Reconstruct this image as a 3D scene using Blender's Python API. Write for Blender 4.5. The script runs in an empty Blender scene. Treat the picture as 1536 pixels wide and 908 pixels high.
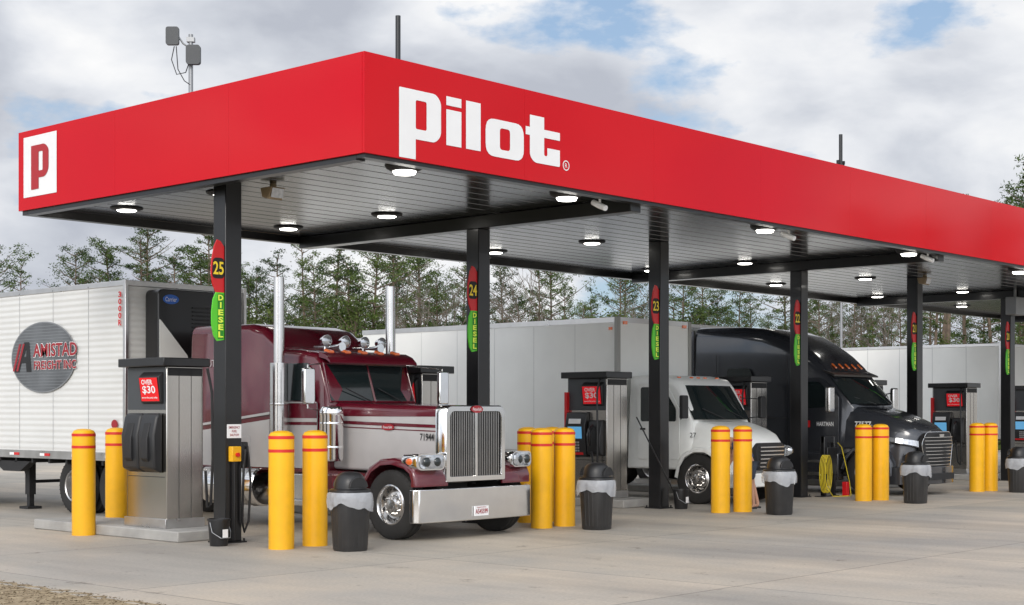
import bpy, bmesh, math, random
from math import sin, cos, pi, radians, sqrt, atan2
from mathutils import Vector, Matrix
RND = random.Random(11)
SC = bpy.context.scene
COL = SC.collection
# ------------------------------------------------------------------ materials
def newmat(name):
    m = bpy.data.materials.new(name); m.use_nodes = True
    nt = m.node_tree; b = nt.nodes['Principled BSDF']
    return m, nt, b
def mat(name, col, rough=.5, metal=0., coat=0., var=.0, vs=3., bump=0., bs=40., dirt=0., rvar=0., emis=None, es=0., trans=0., alpha=1., stretch=None, spec=None):
    m, nt, b = newmat(name)
    N = nt.nodes; L = nt.links
    b.inputs['Base Color'].default_value = (*col, 1); b.inputs['Roughness'].default_value = rough
    b.inputs['Metallic'].default_value = metal; b.inputs['Coat Weight'].default_value = coat
    b.inputs['Coat Roughness'].default_value = .06
    if spec is not None: b.inputs['Specular IOR Level'].default_value = spec
    if emis: b.inputs['Emission Color'].default_value = (*emis, 1); b.inputs['Emission Strength'].default_value = es
    if trans: b.inputs['Transmission Weight'].default_value = trans
    if alpha < 1: b.inputs['Alpha'].default_value = alpha
    if var or bump or dirt or rvar:
        tc = N.new('ShaderNodeTexCoord'); src = tc.outputs['Object']
        if stretch:
            mp = N.new('ShaderNodeMapping'); mp.inputs['Scale'].default_value = stretch
            L.new(src, mp.inputs['Vector']); src = mp.outputs['Vector']
        n = N.new('ShaderNodeTexNoise'); n.inputs['Scale'].default_value = vs; n.inputs['Detail'].default_value = 6
        L.new(src, n.inputs['Vector'])
        if var or dirt:
            cr = N.new('ShaderNodeValToRGB'); cr.color_ramp.elements[0].position = .3; cr.color_ramp.elements[1].position = .7
            lo = tuple(c * (1 - var) for c in col); hi = tuple(min(1, c * (1 + var * .6)) for c in col)
            cr.color_ramp.elements[0].color = (*lo, 1); cr.color_ramp.elements[1].color = (*hi, 1)
            L.new(n.outputs['Fac'], cr.inputs['Fac']); out = cr.outputs['Color']
            if dirt:
                g = N.new('ShaderNodeSeparateXYZ'); L.new(tc.outputs['Object'], g.inputs[0])
                mr = N.new('ShaderNodeMapRange'); mr.inputs['From Min'].default_value = 0; mr.inputs['From Max'].default_value = 1.5
                mr.inputs['To Min'].default_value = dirt; mr.inputs['To Max'].default_value = dirt * .12
                L.new(g.outputs['Z'], mr.inputs['Value'])
                n2 = N.new('ShaderNodeTexNoise'); n2.inputs['Scale'].default_value = vs * 2.3; n2.inputs['Detail'].default_value = 8
                L.new(src, n2.inputs['Vector'])
                mu = N.new('ShaderNodeMath'); mu.operation = 'MULTIPLY'; L.new(mr.outputs[0], mu.inputs[0]); L.new(n2.outputs['Fac'], mu.inputs[1])
                mu2 = N.new('ShaderNodeMath'); mu2.operation = 'MULTIPLY'; mu2.inputs[1].default_value = 1.8; mu2.use_clamp = True; L.new(mu.outputs[0], mu2.inputs[0])
                mx = N.new('ShaderNodeMixRGB'); mx.inputs['Color2'].default_value = (.12, .10, .08, 1)
                L.new(mu2.outputs[0], mx.inputs['Fac']); L.new(out, mx.inputs['Color1']); out = mx.outputs['Color']
            L.new(out, b.inputs['Base Color'])
        if rvar:
            mr = N.new('ShaderNodeMapRange'); mr.inputs['To Min'].default_value = max(.02, rough - rvar); mr.inputs['To Max'].default_value = rough + rvar
            mr.inputs['From Min'].default_value = .3; mr.inputs['From Max'].default_value = .7
            L.new(n.outputs['Fac'], mr.inputs['Value']); L.new(mr.outputs[0], b.inputs['Roughness'])
        if bump:
            n3 = N.new('ShaderNodeTexNoise'); n3.inputs['Scale'].default_value = bs; n3.inputs['Detail'].default_value = 4
            L.new(src, n3.inputs['Vector'])
            bp = N.new('ShaderNodeBump'); bp.inputs['Strength'].default_value = bump; bp.inputs['Distance'].default_value = .02
            L.new(n3.outputs['Fac'], bp.inputs['Height']); L.new(bp.outputs[0], b.inputs['Normal'])
    return m
RED = mat('red_fascia', (.58, .0, .006), .09, var=.06, vs=.35, spec=.26, bump=.03, bs=.5)
WHITEP = mat('white_vinyl', (.82, .82, .82), .4, var=.03, spec=.3)
BLACKP = mat('black_paint', (.009, .009, .010), .30, coat=.15, var=.2)
BLACKM = mat('black_matt', (.014, .014, .015), .6, var=.3, bump=.1)
SOFF = mat('soffit_metal', (.155, .16, .17), .20, 1., var=.08, vs=.6)
STEEL = mat('brushed_steel', (.50, .475, .44), .22, 1., var=.10, vs=1.2, stretch=(1, 1, .3))
CHROME = mat('chrome', (.82, .82, .82), .11, 1., vs=4, var=.05)
CHROMED = mat('dull_chrome', (.62, .61, .60), .20, 1., vs=3, var=.1)
ALUM = mat('aluminium', (.64, .63, .62), .32, 1., rvar=.06, vs=3, var=.12, dirt=.15)
MAROON = mat('maroon_paint', (.105, .003, .013), .22, coat=.7, var=.06, dirt=.12)
CREAM = mat('silver_cream_paint', (.47, .455, .45), .30, .15, coat=.4, var=.05, dirt=.3)
TWHITE = mat('truck_white', (.84, .85, .82), .32, coat=.3, var=.04, dirt=.18)
GRAYC = mat('charcoal_paint', (.040, .044, .053), .22, coat=.7, metal=.35, var=.08, dirt=.12)
RUB = mat('tyre_rubber', (.020, .019, .018), .8, var=.3, bump=.3, bs=60)
GLASS = mat('dark_glass', (.012, .018, .019), .04, coat=.5)
LENS = mat('lamp_lens', (.50, .52, .55), .08, coat=1., var=.3, vs=22, metal=.7)
AMBER = mat('amber_lens', (.7, .13, .02), .2, coat=1, emis=(.8, .2, .02), es=.08)
YEL = mat('yellow_plastic', (.86, .44, .004), .38, var=.05, vs=4, dirt=.14, spec=.35)
REDB = mat('red_band', (.62, .02, .012), .45, var=.08)
BLKPL = mat('black_plastic', (.016, .016, .017), .42, var=.25, bump=.1, bs=50, rvar=.1)
BLK2 = mat('bin_plastic', (.016, .017, .019), .45, var=.3, bump=.2, bs=60, dirt=.12)
BAG = mat('plastic_bag', (.80, .82, .86), .15, var=.12, vs=9, alpha=.45, bump=1., bs=16)
CONCB = mat('island_concrete', (.34, .33, .31), .75, var=.2, bump=.3)
REDS = mat('sign_red', (.60, .012, .015), .35, var=.05)
GRNS = mat('sign_green', (.10, .58, .025), .35, var=.05)
YELT = mat('sign_yellow', (.9, .66, .03), .4)
LIME = mat('lime_letters', (.78, .95, .08), .4)
DKGR = mat('dark_green', (.02, .24, .015), .4)
DISP = mat('display_red', (.60, .01, .015), .15, coat=.5, emis=(.7, .02, .03), es=.4)
SCRN = mat('screen_blue', (.10, .26, .42), .15, coat=.5, emis=(.1, .32, .55), es=.8)
TAN = mat('tan_plastic', (.36, .27, .17), .5, var=.1)
BLUE = mat('badge_blue', (.02, .12, .50), .3)
DKRED = mat('logo_red', (.32, .012, .02), .4, var=.1)
LOGOR = mat('logo_maroon', (.40, .006, .012), .4)
LGREY = mat('logo_grey', (.13, .14, .15), .5, var=.65, vs=.8)
LAMP = mat('lamp_glow', (1, 1, 1), .3, emis=(1, .97, .9), es=12.)
YHOSE = mat('yellow_hose', (.70, .55, .03), .4, var=.1)
BARK = mat('bark', (.15, .11, .08), .9, var=.35, bump=.5, bs=12)
BARKG = mat('bark_grey', (.16, .135, .11), .9, var=.3)
SKIN = mat('skin', (.50, .27, .18), .5, var=.08)
NAVY = mat('navy_cotton', (.03, .06, .16), .85, var=.2, bump=.2)
DENIM = mat('dark_shorts', (.04, .05, .07), .85, var=.2)
HAIR = mat('dark_hair', (.02, .013, .01), .6, var=.3)
GREYM = mat('grey_metal', (.30, .31, .32), .45, .6, var=.1)
DGP = mat('dark_grey_plastic', (.055, .06, .065), .5, var=.1)
def leafmat(name, a, b_):
    m, nt, b = newmat(name); N = nt.nodes; L = nt.links
    tc = N.new('ShaderNodeTexCoord'); n = N.new('ShaderNodeTexNoise'); n.inputs['Scale'].default_value = 1.1; n.inputs['Detail'].default_value = 5
    L.new(tc.outputs['Object'], n.inputs['Vector'])
    oi = N.new('ShaderNodeObjectInfo')
    ad = N.new('ShaderNodeMath'); ad.operation = 'MULTIPLY_ADD'; ad.inputs[1].default_value = .35; L.new(oi.outputs['Random'], ad.inputs[0])
    sb = N.new('ShaderNodeMath'); sb.operation = 'SUBTRACT'; sb.inputs[1].default_value = .17; L.new(n.outputs['Fac'], sb.inputs[0]); L.new(sb.outputs[0], ad.inputs[2])
    cr = N.new('ShaderNodeValToRGB'); cr.color_ramp.elements[0].position = .3; cr.color_ramp.elements[1].position = .7
    cr.color_ramp.elements[0].color = (*a, 1); cr.color_ramp.elements[1].color = (*b_, 1)
    L.new(ad.outputs[0], cr.inputs['Fac']); L.new(cr.outputs['Color'], b.inputs['Base Color'])
    b.inputs['Roughness'].default_value = .6; b.inputs['Specular IOR Level'].default_value = .2
    return m
PINE = leafmat('pine_needles', (.022, .046, .012), (.085, .125, .026))
BROAD = leafmat('broad_leaves', (.018, .038, .009), (.085, .115, .024))
DRYL = leafmat('dry_twigs', (.09, .07, .035), (.20, .15, .085))
def ribbed(name, col, period, axis=1, strength=.6, rough=.4):
    m = mat(name, col, rough, var=.04, vs=1.2, dirt=.22, coat=.1); nt = m.node_tree; N = nt.nodes; L = nt.links; b = N['Principled BSDF']
    tc = N.new('ShaderNodeTexCoord'); s = N.new('ShaderNodeSeparateXYZ'); L.new(tc.outputs['Object'], s.inputs[0])
    d = N.new('ShaderNodeMath'); d.operation = 'MULTIPLY'; d.inputs[1].default_value = 2 * pi / period; L.new(s.outputs[axis], d.inputs[0])
    si = N.new('ShaderNodeMath'); si.operation = 'SINE'; L.new(d.outputs[0], si.inputs[0])
    bp = N.new('ShaderNodeBump'); bp.inputs['Strength'].default_value = strength; bp.inputs['Distance'].default_value = .012
    L.new(si.outputs[0], bp.inputs['Height']); L.new(bp.outputs[0], b.inputs['Normal'])
    return m
RIBW = ribbed('reefer_white_side', (.68, .68, .66), .11, 2, .3)
BOXW = ribbed('box_white_side', (.84, .85, .82), 1.2, 1, .12)
# ------------------------------------------------------------------ mesh builder
class B:
    def __init__(s): s.v = []; s.f = []; s.m = []; s.cur = 0
    def add(s, vs, fs):
        o = len(s.v); s.v += [tuple(p) for p in vs]
        for f in fs: s.f.append([i + o for i in f]); s.m.append(s.cur)
        return s
    def box(s, x0, x1, y0, y1, z0, z1):
        vs = [(x, y, z) for z in (z0, z1) for y in (y0, y1) for x in (x0, x1)]
        return s.add(vs, [(0, 2, 3, 1), (4, 5, 7, 6), (0, 1, 5, 4), (2, 6, 7, 3), (0, 4, 6, 2), (1, 3, 7, 5)])
    def prism(s, pts, axis, a, b):
        def P(p, t): return {'x': (t, p[0], p[1]), 'y': (p[0], t, p[1]), 'z': (p[0], p[1], t)}[axis]
        n = len(pts); vs = [P(p, a) for p in pts] + [P(p, b) for p in pts]
        fs = [list(range(n))[::-1], list(range(n, 2 * n))] + [(i, (i + 1) % n, n + (i + 1) % n, n + i) for i in range(n)]
        return s.add(vs, fs)
    def loft(s, rings, cap=True, closed=True):
        n = len(rings[0]); vs = [p for r in rings for p in r]; fs = []
        for k in range(len(rings) - 1):
            for i in range(n if closed else n - 1):
                j = (i + 1) % n; fs.append((k * n + i, k * n + j, (k + 1) * n + j, (k + 1) * n + i))
        if cap: fs.append(list(range(n))[::-1]); fs.append([(len(rings) - 1) * n + i for i in range(n)])
        return s.add(vs, fs)
    def cyl(s, p0, p1, r0, r1=None, n=14, cap=True):
        r1 = r0 if r1 is None else r1; return s.tube([p0, p1], [r0, r1], n, cap)
    def tube(s, pts, r, n=8, cap=True):
        pts = [Vector(p) for p in pts]
        if not isinstance(r, (list, tuple)): r = [r] * len(pts)
        d0 = (pts[1] - pts[0]).normalized(); up = Vector((0, 0, 1)) if abs(d0.z) < .9 else Vector((1, 0, 0))
        a = d0.cross(up).normalized(); rings = []
        for i, p in enumerate(pts):
            d = (pts[min(i + 1, len(pts) - 1)] - pts[max(i - 1, 0)])
            d = d.normalized() if d.length > 1e-6 else d0
            a = (a - d * a.dot(d)).normalized(); c = d.cross(a)
            rings.append([p + (a * cos(2 * pi * k / n) + c * sin(2 * pi * k / n)) * r[i] for k in range(n)])
        return s.loft(rings, cap)
    def lathe(s, prof, o=(0, 0, 0), axis='z', n=24, cap=False, sgn=1):
        rings = []
        for r, h in prof:
            ring = []
            for k in range(n):
                c, q = r * cos(2 * pi * k / n), r * sin(2 * pi * k / n); h2 = h * sgn
                ring.append({'z': (o[0] + c, o[1] + q, o[2] + h2), 'x': (o[0] + h2, o[1] + c, o[2] + q), 'y': (o[0] + c, o[1] + h2, o[2] + q)}[axis])
            rings.append(ring)
        return s.loft(rings, cap)
    def ball(s, c, r, n=12, sc=(1, 1, 1)):
        rings = []
        for k in range(n // 2 + 1):
            t = pi * k / (n // 2); q = max(sin(t), .01)
            rings.append([(c[0] + r * sc[0] * q * cos(2 * pi * i / n), c[1] + r * sc[1] * q * sin(2 * pi * i / n), c[2] + r * sc[2] * cos(t)) for i in range(n)])
        return s.loft(rings, True)
    def make(s, name, mats, parent=None, bevel=0, ang=35, recalc=True, flat=False):
        me = bpy.data.meshes.new(name); me.from_pydata(s.v, [], s.f); me.update()
        if recalc:
            bm = bmesh.new(); bm.from_mesh(me); bmesh.ops.recalc_face_normals(bm, faces=bm.faces); bm.to_mesh(me); bm.free()
        if not isinstance(mats, (list, tuple)): mats = [mats]
        for m in mats: me.materials.append(m)
        if len(mats) > 1: me.polygons.foreach_set('material_index', s.m)
        if not flat:
            me.polygons.foreach_set('use_smooth', [True] * len(me.polygons)); me.set_sharp_from_angle(angle=radians(ang))
        o = bpy.data.objects.new(name, me); COL.objects.link(o)
        if parent: o.parent = parent
        if bevel:
            md = o.modifiers.new('bevel', 'BEVEL'); md.width = bevel; md.segments = 2; md.limit_method = 'ANGLE'; md.angle_limit = radians(40); md.harden_normals = False
        return o
def tag(o, label=None, cat=None, group=None, kind=None):
    if label: o['label'] = label
    if cat: o['category'] = cat
    if group: o['group'] = group
    if kind: o['kind'] = kind
    return o
def thing(name, label, cat, loc=(0, 0, 0), group=None, rz=0):
    o = bpy.data.objects.new(name, None); COL.objects.link(o); o.location = loc; o.rotation_euler = (0, 0, rz); o.empty_display_size = .2
    return tag(o, label, cat, group)
def dup(o, parent=None):
    c = o.copy(); COL.objects.link(c)
    if parent: c.parent = parent
    for ch in list(o.children): dup(ch, c)
    return c
def place(o, loc, label=None, rz=None, group=None):
    o.location = loc
    if rz is not None: o.rotation_euler = (0, 0, rz)
    if label: o['label'] = label
    if group: o['group'] = group
    return o
def rr(y, hw, z0, z1, rad=.1, n=4, cx=0, hwt=None):
    """rounded rectangle in xz at y; hwt = half width at the top"""
    hwt = hw if hwt is None else hwt; rad = min(rad, hw * .9, (z1 - z0) * .49); pts = []
    for (sx, zc, a0, h) in ((1, z0 + min(rad, .05), -90, hw), (1, z1 - rad, 0, hwt), (-1, z1 - rad, 90, hwt), (-1, z0 + min(rad, .05), 180, hw)):
        ra = rad if zc > (z0 + z1) / 2 else min(rad, .05)
        for k in range(n + 1):
            a = radians(a0 + 90 * k / n); pts.append((cx + sx * (h - ra) + ra * cos(a), y, zc + ra * sin(a)))
    return pts
def mapf(face, c):
    if face == '-y': return lambda u, w: (c[0] + u, c[1], c[2] + w)
    if face == '-x': return lambda u, w: (c[0], c[1] - u, c[2] + w)
    if face == '+x': return lambda u, w: (c[0], c[1] + u, c[2] + w)
def curve_mesh(cu):
    ob = bpy.data.objects.new('tmp', cu); COL.objects.link(ob)
    bpy.context.view_layer.update()
    me = bpy.data.meshes.new_from_object(ob.evaluated_get(bpy.context.evaluated_depsgraph_get()))
    vs = [v.co.copy() for v in me.vertices]; fs = [list(p.vertices) for p in me.polygons]
    bpy.data.objects.remove(ob); bpy.data.meshes.remove(me)
    return vs, fs
def text(s, face, c, w, h, m, parent, name='lettering', bold=0., shear=0., sp=1.):
    cu = bpy.data.curves.new('t', 'FONT'); cu.body = s; cu.offset = bold; cu.space_character = sp; cu.resolution_u = 3
    vs, fs = curve_mesh(cu)
    x0 = min(v.x for v in vs); x1 = max(v.x for v in vs); y0 = min(v.y for v in vs); y1 = max(v.y for v in vs)
    F = mapf(face, c); b = B()
    b.add([F(((v.x - x0) / (x1 - x0) - .5) * w + shear * ((v.y - y0) / (y1 - y0) - .5) * h, ((v.y - y0) / (y1 - y0) - .5) * h) for v in vs], fs)
    return b.make(name, m, parent, recalc=False, flat=True)
def shape(splines, face, c, m, parent, name):
    cu = bpy.data.curves.new('s', 'CURVE'); cu.dimensions = '2D'; cu.fill_mode = 'BOTH'
    for sp in splines:
        q = cu.splines.new('POLY'); q.points.add(len(sp) - 1); q.use_cyclic_u = True
        for i, p in enumerate(sp): q.points[i].co = (p[0], p[1], 0, 1)
    vs, fs = curve_mesh(cu); F = mapf(face, c)
    return B().add([F(v.x, v.y) for v in vs], fs).make(name, m, parent, recalc=False, flat=True)
def rnd(pts, rad, n=5):
    """round polygon corners: pts=[(x,y[,r])]"""
    out = []; k = len(pts)
    for i in range(k):
        p = Vector(pts[i][:2]); r = pts[i][2] if len(pts[i]) > 2 else rad
        a = Vector(pts[i - 1][:2]) - p; b = Vector(pts[(i + 1) % k][:2]) - p
        if r <= 0: out.append(tuple(p)); continue
        r = min(r, a.length * .49, b.length * .49); A = p + a.normalized() * r; Bq = p + b.normalized() * r
        for j in range(n + 1):
            t = j / n; q = A * (1 - t) ** 2 + p * 2 * t * (1 - t) + Bq * t * t; out.append((q.x, q.y))
    return out
def ell(a, b, n=36, cx=0, cy=0): return [(cx + a * cos(2 * pi * i / n), cy + b * sin(2 * pi * i / n)) for i in range(n)]
# ------------------------------------------------------------------ ground
def ground_mat():
    m, nt, b = newmat('concrete_slabs'); N = nt.nodes; L = nt.links
    tc = N.new('ShaderNodeTexCoord'); O = tc.outputs['Object']
    br = N.new('ShaderNodeTexBrick'); br.offset = 0; br.inputs['Scale'].default_value = 1; br.inputs['Brick Width'].default_value = 4.6; br.inputs['Row Height'].default_value = 4.6
    br.inputs['Mortar Size'].default_value = .010; br.inputs['Mortar Smooth'].default_value = .2; br.inputs['Bias'].default_value = 0
    br.inputs['Color1'].default_value = (.46, .42, .36, 1); br.inputs['Color2'].default_value = (.55, .485, .405, 1); br.inputs['Mortar'].default_value = (.17, .155, .135, 1)
    L.new(O, br.inputs['Vector'])
    def noise(scale, det, stretch=(1, 1, 1), rough=.6):
        mp = N.new('ShaderNodeMapping'); mp.inputs['Scale'].default_value = stretch; L.new(O, mp.inputs['Vector'])
        n = N.new('ShaderNodeTexNoise'); n.inputs['Scale'].default_value = scale; n.inputs['Detail'].default_value = det; n.inputs['Roughness'].default_value = rough
        L.new(mp.outputs[0], n.inputs['Vector']); return n.outputs['Fac']
    def ramp(f, p0, c0, p1, c1):
        r = N.new('ShaderNodeValToRGB'); r.color_ramp.elements[0].position = p0; r.color_ramp.elements[1].position = p1
        r.color_ramp.elements[0].color = (*c0, 1); r.color_ramp.elements[1].color = (*c1, 1); L.new(f, r.inputs['Fac']); return r.outputs['Color']
    def mul(a, c, fac=1.):
        x = N.new('ShaderNodeMixRGB'); x.blend_type = 'MULTIPLY'; x.inputs['Fac'].default_value = fac; L.new(a, x.inputs['Color1']); L.new(c, x.inputs['Color2']); return x.outputs['Color']
    c = br.outputs['Color']
    c = mul(c, ramp(noise(.22, 8), .38, (.76, .79, .83), .62, (1.05, 1.01, .95)))
    c = mul(c, ramp(noise(.9, 8, (1, .14, 1)), .36, (.76, .76, .77), .58, (1.03, 1.03, 1.03)), .8)
    c = mul(c, ramp(noise(25, 6), .3, (.84, .84, .84), .7, (1.08, 1.08, 1.08)))
    c = mul(c, ramp(noise(1.6, 6, rough=.7), .29, (.42, .40, .38), .38, (1, 1, 1)))
    c = mul(c, ramp(noise(6, 3), .24, (.3, .28, .26), .31, (1, 1, 1)))
    L.new(c, b.inputs['Base Color']); b.inputs['Roughness'].default_value = .62
    bp = N.new('ShaderNodeBump'); bp.inputs['Strength'].default_value = .25; bp.inputs['Distance'].default_value = .01
    L.new(noise(60, 5), bp.inputs['Height']); L.new(bp.outputs[0], b.inputs['Normal'])
    return m
CONC = ground_mat()
def dirt_mat(name, a, c_, s):
    m, nt, b = newmat(name); N = nt.nodes; L = nt.links
    tc = N.new('ShaderNodeTexCoord'); n = N.new('ShaderNodeTexNoise'); n.inputs['Scale'].default_value = s; n.inputs['Detail'].default_value = 10; n.inputs['Roughness'].default_value = .7
    L.new(tc.outputs['Object'], n.inputs['Vector']); r = N.new('ShaderNodeValToRGB'); r.color_ramp.elements[0].position = .38; r.color_ramp.elements[1].position = .62
    r.color_ramp.elements[0].color = (*a, 1); r.color_ramp.elements[1].color = (*c_, 1); L.new(n.outputs['Fac'], r.inputs['Fac']); L.new(r.outputs[0], b.inputs['Base Color'])
    b.inputs['Roughness'].default_value = .9
    bp = N.new('ShaderNodeBump'); bp.inputs['Strength'].default_value = .6; bp.inputs['Distance'].default_value = .02; L.new(n.outputs['Fac'], bp.inputs['Height']); L.new(bp.outputs[0], b.inputs['Normal'])
    return m
DIRT = dirt_mat('sandy_dirt', (.18, .13, .07), (.42, .33, .21), 9)
GRASS = dirt_mat('rough_grass', (.07, .08, .03), (.16, .13, .07), 1.2)
tag(B().add([(-500, -500, -.05), (700, -500, -.05), (700, 700, -.05), (-500, 700, -.05)], [(0, 1, 2, 3)]).make('ground', GRASS), kind='structure')
b = B().box(8.55, 150, -60, 58, -.12, 0); tag(b.make('concrete_forecourt', CONC), kind='structure')
b = B(); nx, ny = 40, 120
for j in range(ny + 1):
    for i in range(nx + 1):
        x = 2.5 + 6.1 * i / nx; y = 6 + 18. * j / ny
        e = 1 if i < nx else 0
        b.v.append((x + (.0 if e else RND.uniform(-.05, .16)), y, -.02 + (RND.uniform(0, .018) if e else .026)))
for j in range(ny):
    for i in range(nx):
        a = j * (nx + 1) + i; b.f.append([a, a + 1, a + nx + 2, a + nx + 1]); b.m.append(0)
tag(b.make('dirt_verge', DIRT, ang=60), kind='structure')
b = B()
for k in range(2600):
    x = 8.5 - abs(RND.gauss(0, .8)) + .2; y = RND.uniform(10, 18); s = RND.uniform(.006, .022)
    a = RND.uniform(0, 6.3); z = .004 + RND.uniform(0, .01)
    b.add([(x + s * cos(a), y + s * sin(a), z), (x - s * sin(a) * .3, y + s * cos(a) * .3, z + .008), (x - s * cos(a), y - s * sin(a), z), (x + s * sin(a) * .3, y - s * cos(a) * .3, z + .003)], [(0, 1, 2, 3)])
tag(b.make('leaf_litter', DRYL, recalc=False), 'dry leaves and needles scattered on the sandy verge', 'leaf litter', kind='stuff')
# ------------------------------------------------------------------ canopy
CX0, CX1, CY0, CY1, FZ0, FZ1, SZ = 12.9, 62., 14.2, 22.6, 5.19, 6.475, 5.25
COLX = [13.49, 18.80, 23.98, 29.2, 34.66, 40.1, 45.5, 50.9]; CY = 17.8
can = thing('fuel_canopy', 'long red fascia fuel canopy on black columns over the truck lanes', 'canopy', (CX0, CY0, 0))
def L2(o): o.location = (-CX0, -CY0, 0); return o
b = B(); x = CX0
while x < CX1: 
    x1 = min(x + 3.05, CX1); b.box(x + .0012, x1 - .0012, CY0, CY0 + .04, FZ0, FZ1); x = x1
L2(b.make('front_fascia', RED, can))
b = B(); y = CY0
for k in range(3):
    y1 = y + (CY1 - CY0) / 3; b.box(CX0 - .002, CX0 + .038, y + (.042 if k == 0 else .0012), y1 - .0012, FZ0, FZ1); y = y1
L2(b.make('side_fascia', RED, can))
b = B().box(CX0 + .04, CX1, CY1 - .04, CY1, FZ0, FZ1); L2(b.make('rear_fascia', RED, can))
b = B().box(CX0 + .05, CX1 - .02, CY0 + .05, CY1 - .05, 5.95, 6.02); L2(b.make('roof_deck', GREYM, can))
b = B().box(CX0 + .045, CX1, CY0 + .045, CY0 + .2, 5.14, 5.30).box(CX0 + .045, CX1, CY1 - .2, CY1 - .045, 5.12, 5.30).box(CX0 + .045, CX0 + .2, CY0 + .205, CY1 - .205, 5.12, 5.30)
L2(b.make('edge_trim', BLACKP, can))
pts = []; y = CY0 + .15
while y < CY1 - .15:
    pts += [(y, SZ), (y + .355, SZ), (y + .362, SZ + .025), (y + .39, SZ + .025)]; y += .4
b = B(); n = len(pts); b.add([(CX0 + .1, p[0], p[1]) for p in pts] + [(CX1, p[0], p[1]) for p in pts], [(i, i + 1, n + i + 1, n + i) for i in range(n - 1)])
L2(b.make('soffit', SOFF, can, recalc=False, flat=True))
for i in (1, 3, 5, 7): L2(B().box(COLX[i] - .13, COLX[i] + .13, CY0 + .2, CY1 - .2, 5.03, 5.245).make('cross_beam', BLACKP, can, bevel=.01))
for i, cx in enumerate(COLX):
    zt = 5.03 if i in (1, 3, 5, 7) else 5.25
    o = L2(B().box(cx - .145, cx + .145, CY - .145, CY + .145, .02, zt).make('column', BLACKP, can, bevel=.012))
    pl = B().box(cx - .2, cx + .2, CY - .2, CY + .2, 0, .02)
    for sx in (-1, 1):
        for sy in (-1, 1): pl.cyl((cx + sx * .17, CY + sy * .17, .02), (cx + sx * .17, CY + sy * .17, .06), .015, n=6)
    pl.make('base_plate', BLACKM, o)
def prot(splines): 
    return shape(splines, '-y', (0, -.006, 0), WHITEP, can, 'lettering')
lx = lambda p: [(q[0] - CX0,) + tuple(q[1:]) for q in p]
prot([rnd(lx([(13.50, 6.12, .02), (14.18, 6.12, .16), (14.27, 6.02, .05), (14.27, 5.57, .12), (14.16, 5.475, .06), (13.80, 5.475, 0), (13.80, 5.21, 0), (13.50, 5.21, 0)]), .0),
      rnd(lx([(13.80, 5.99), (14.0, 5.99), (14.0, 5.61), (13.80, 5.61)]), .03)])
prot([lx([(14.37, 6.01), (14.66, 6.01), (14.66, 6.13), (14.37, 6.13)])])
prot([lx([(14.37, 5.475), (14.66, 5.475), (14.66, 5.955), (14.37, 5.955)])])
prot([lx([(14.75, 5.475), (15.04, 5.475), (15.04, 6.13), (14.75, 6.13)])])
prot([rnd(lx([(15.14, 5.44), (15.93, 5.44), (15.93, 5.96), (15.14, 5.96)]), .17), rnd(lx([(15.43, 5.55), (15.64, 5.55), (15.64, 5.85), (15.43, 5.85)]), .05)])
prot([rnd(lx([(16.06, 6.13, 0), (16.37, 6.13, 0), (16.37, 5.955, 0), (16.72, 5.955, 0), (16.72, 5.84, 0), (16.37, 5.84, 0), (16.37, 5.58, .03), (16.44, 5.58, .03), (16.44, 5.70, 0), (16.72, 5.70, 0), (16.72, 5.46, .03), (16.16, 5.46, .12), (16.06, 5.54, .06), (16.06, 5.84, 0), (15.97, 5.84, 0), (15.97, 5.955, 0), (16.06, 5.955, 0)]), .0)])
shape([ell(.075, .075, 24, 16.86 - CX0, 5.50), ell(.06, .06, 24, 16.86 - CX0, 5.50)], '-y', (0, -.006, 0), WHITEP, can, 'lettering')
text('R', '-y', (16.86 - CX0, -.006, 5.50), .05, .065, WHITEP, can)
ic = (-.008, 21.93 - CY0, 5.88)
shape([[(-.50, -.49), (.50, -.49), (.50, .49), (-.50, .49)]], '-x', ic, WHITEP, can, 'logo_panel')
ic2 = (-.014, ic[1], ic[2])
shape([rnd([(-.26, .33, 0), (.16, .33, .10), (.27, .24, .05), (.27, -.10, .10), (.16, -.20, .06), (-.03, -.20, 0), (-.03, -.38, 0), (-.26, -.38, 0)], 0), rnd([(-.03, .22), (.09, .22), (.09, -.09), (-.03, -.09)], .02)], '-x', ic2, LOGOR, can, 'logo_letter')
def pipe(x, lab, bar):
    t = thing('vent_pipe', lab, 'pipe', (x, 17.9, 6.02))
    B().cyl((0, 0, 0), (0, 0, 2.35), .043).lathe([(.09, 0), (.09, .02), (.05, .05)], n=14).make('pipe', BLACKP, t)
    if bar: B().box(-.14, .14, -.02, .02, 1.62, 1.66).box(-.13, -.09, -.04, .04, 1.66, 1.74).box(.09, .13, -.04, .04, 1.66, 1.74).make('crossbar', BLACKM, t)
pipe(17.0, 'plain dark upright pipe on the roof above the white pilot lettering', 0)
pipe(31.2, 'thin dark upright pipe with a small crossbar on the canopy roof', 1)
t = thing('roof_antenna', 'grey antenna mast with two dark panels on the left canopy roof', 'antenna', (14.0, 19.4, 6.02), rz=radians(-47.85))
B().cyl((0, 0, 0), (0, 0, 1.74), .035).box(-.09, .09, -.09, .09, 0, .03).make('mast', GREYM, t)
B().tube([(0, 0, 1.52), (-.12, 0, 1.60), (-.2, 0, 1.72)], .014).box(-.06, .06, -.05, .05, 1.62, 1.69).make('bracket', GREYM, t)
B().loft([[(p[0] - .27, y, p[1] + 1.70) for p in rnd([(-.10, -.14), (.10, -.14), (.10, .14), (-.10, .14)], .04)] for y in (-.1, -.03)]).make('antenna_panel', DGP, t)
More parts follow.
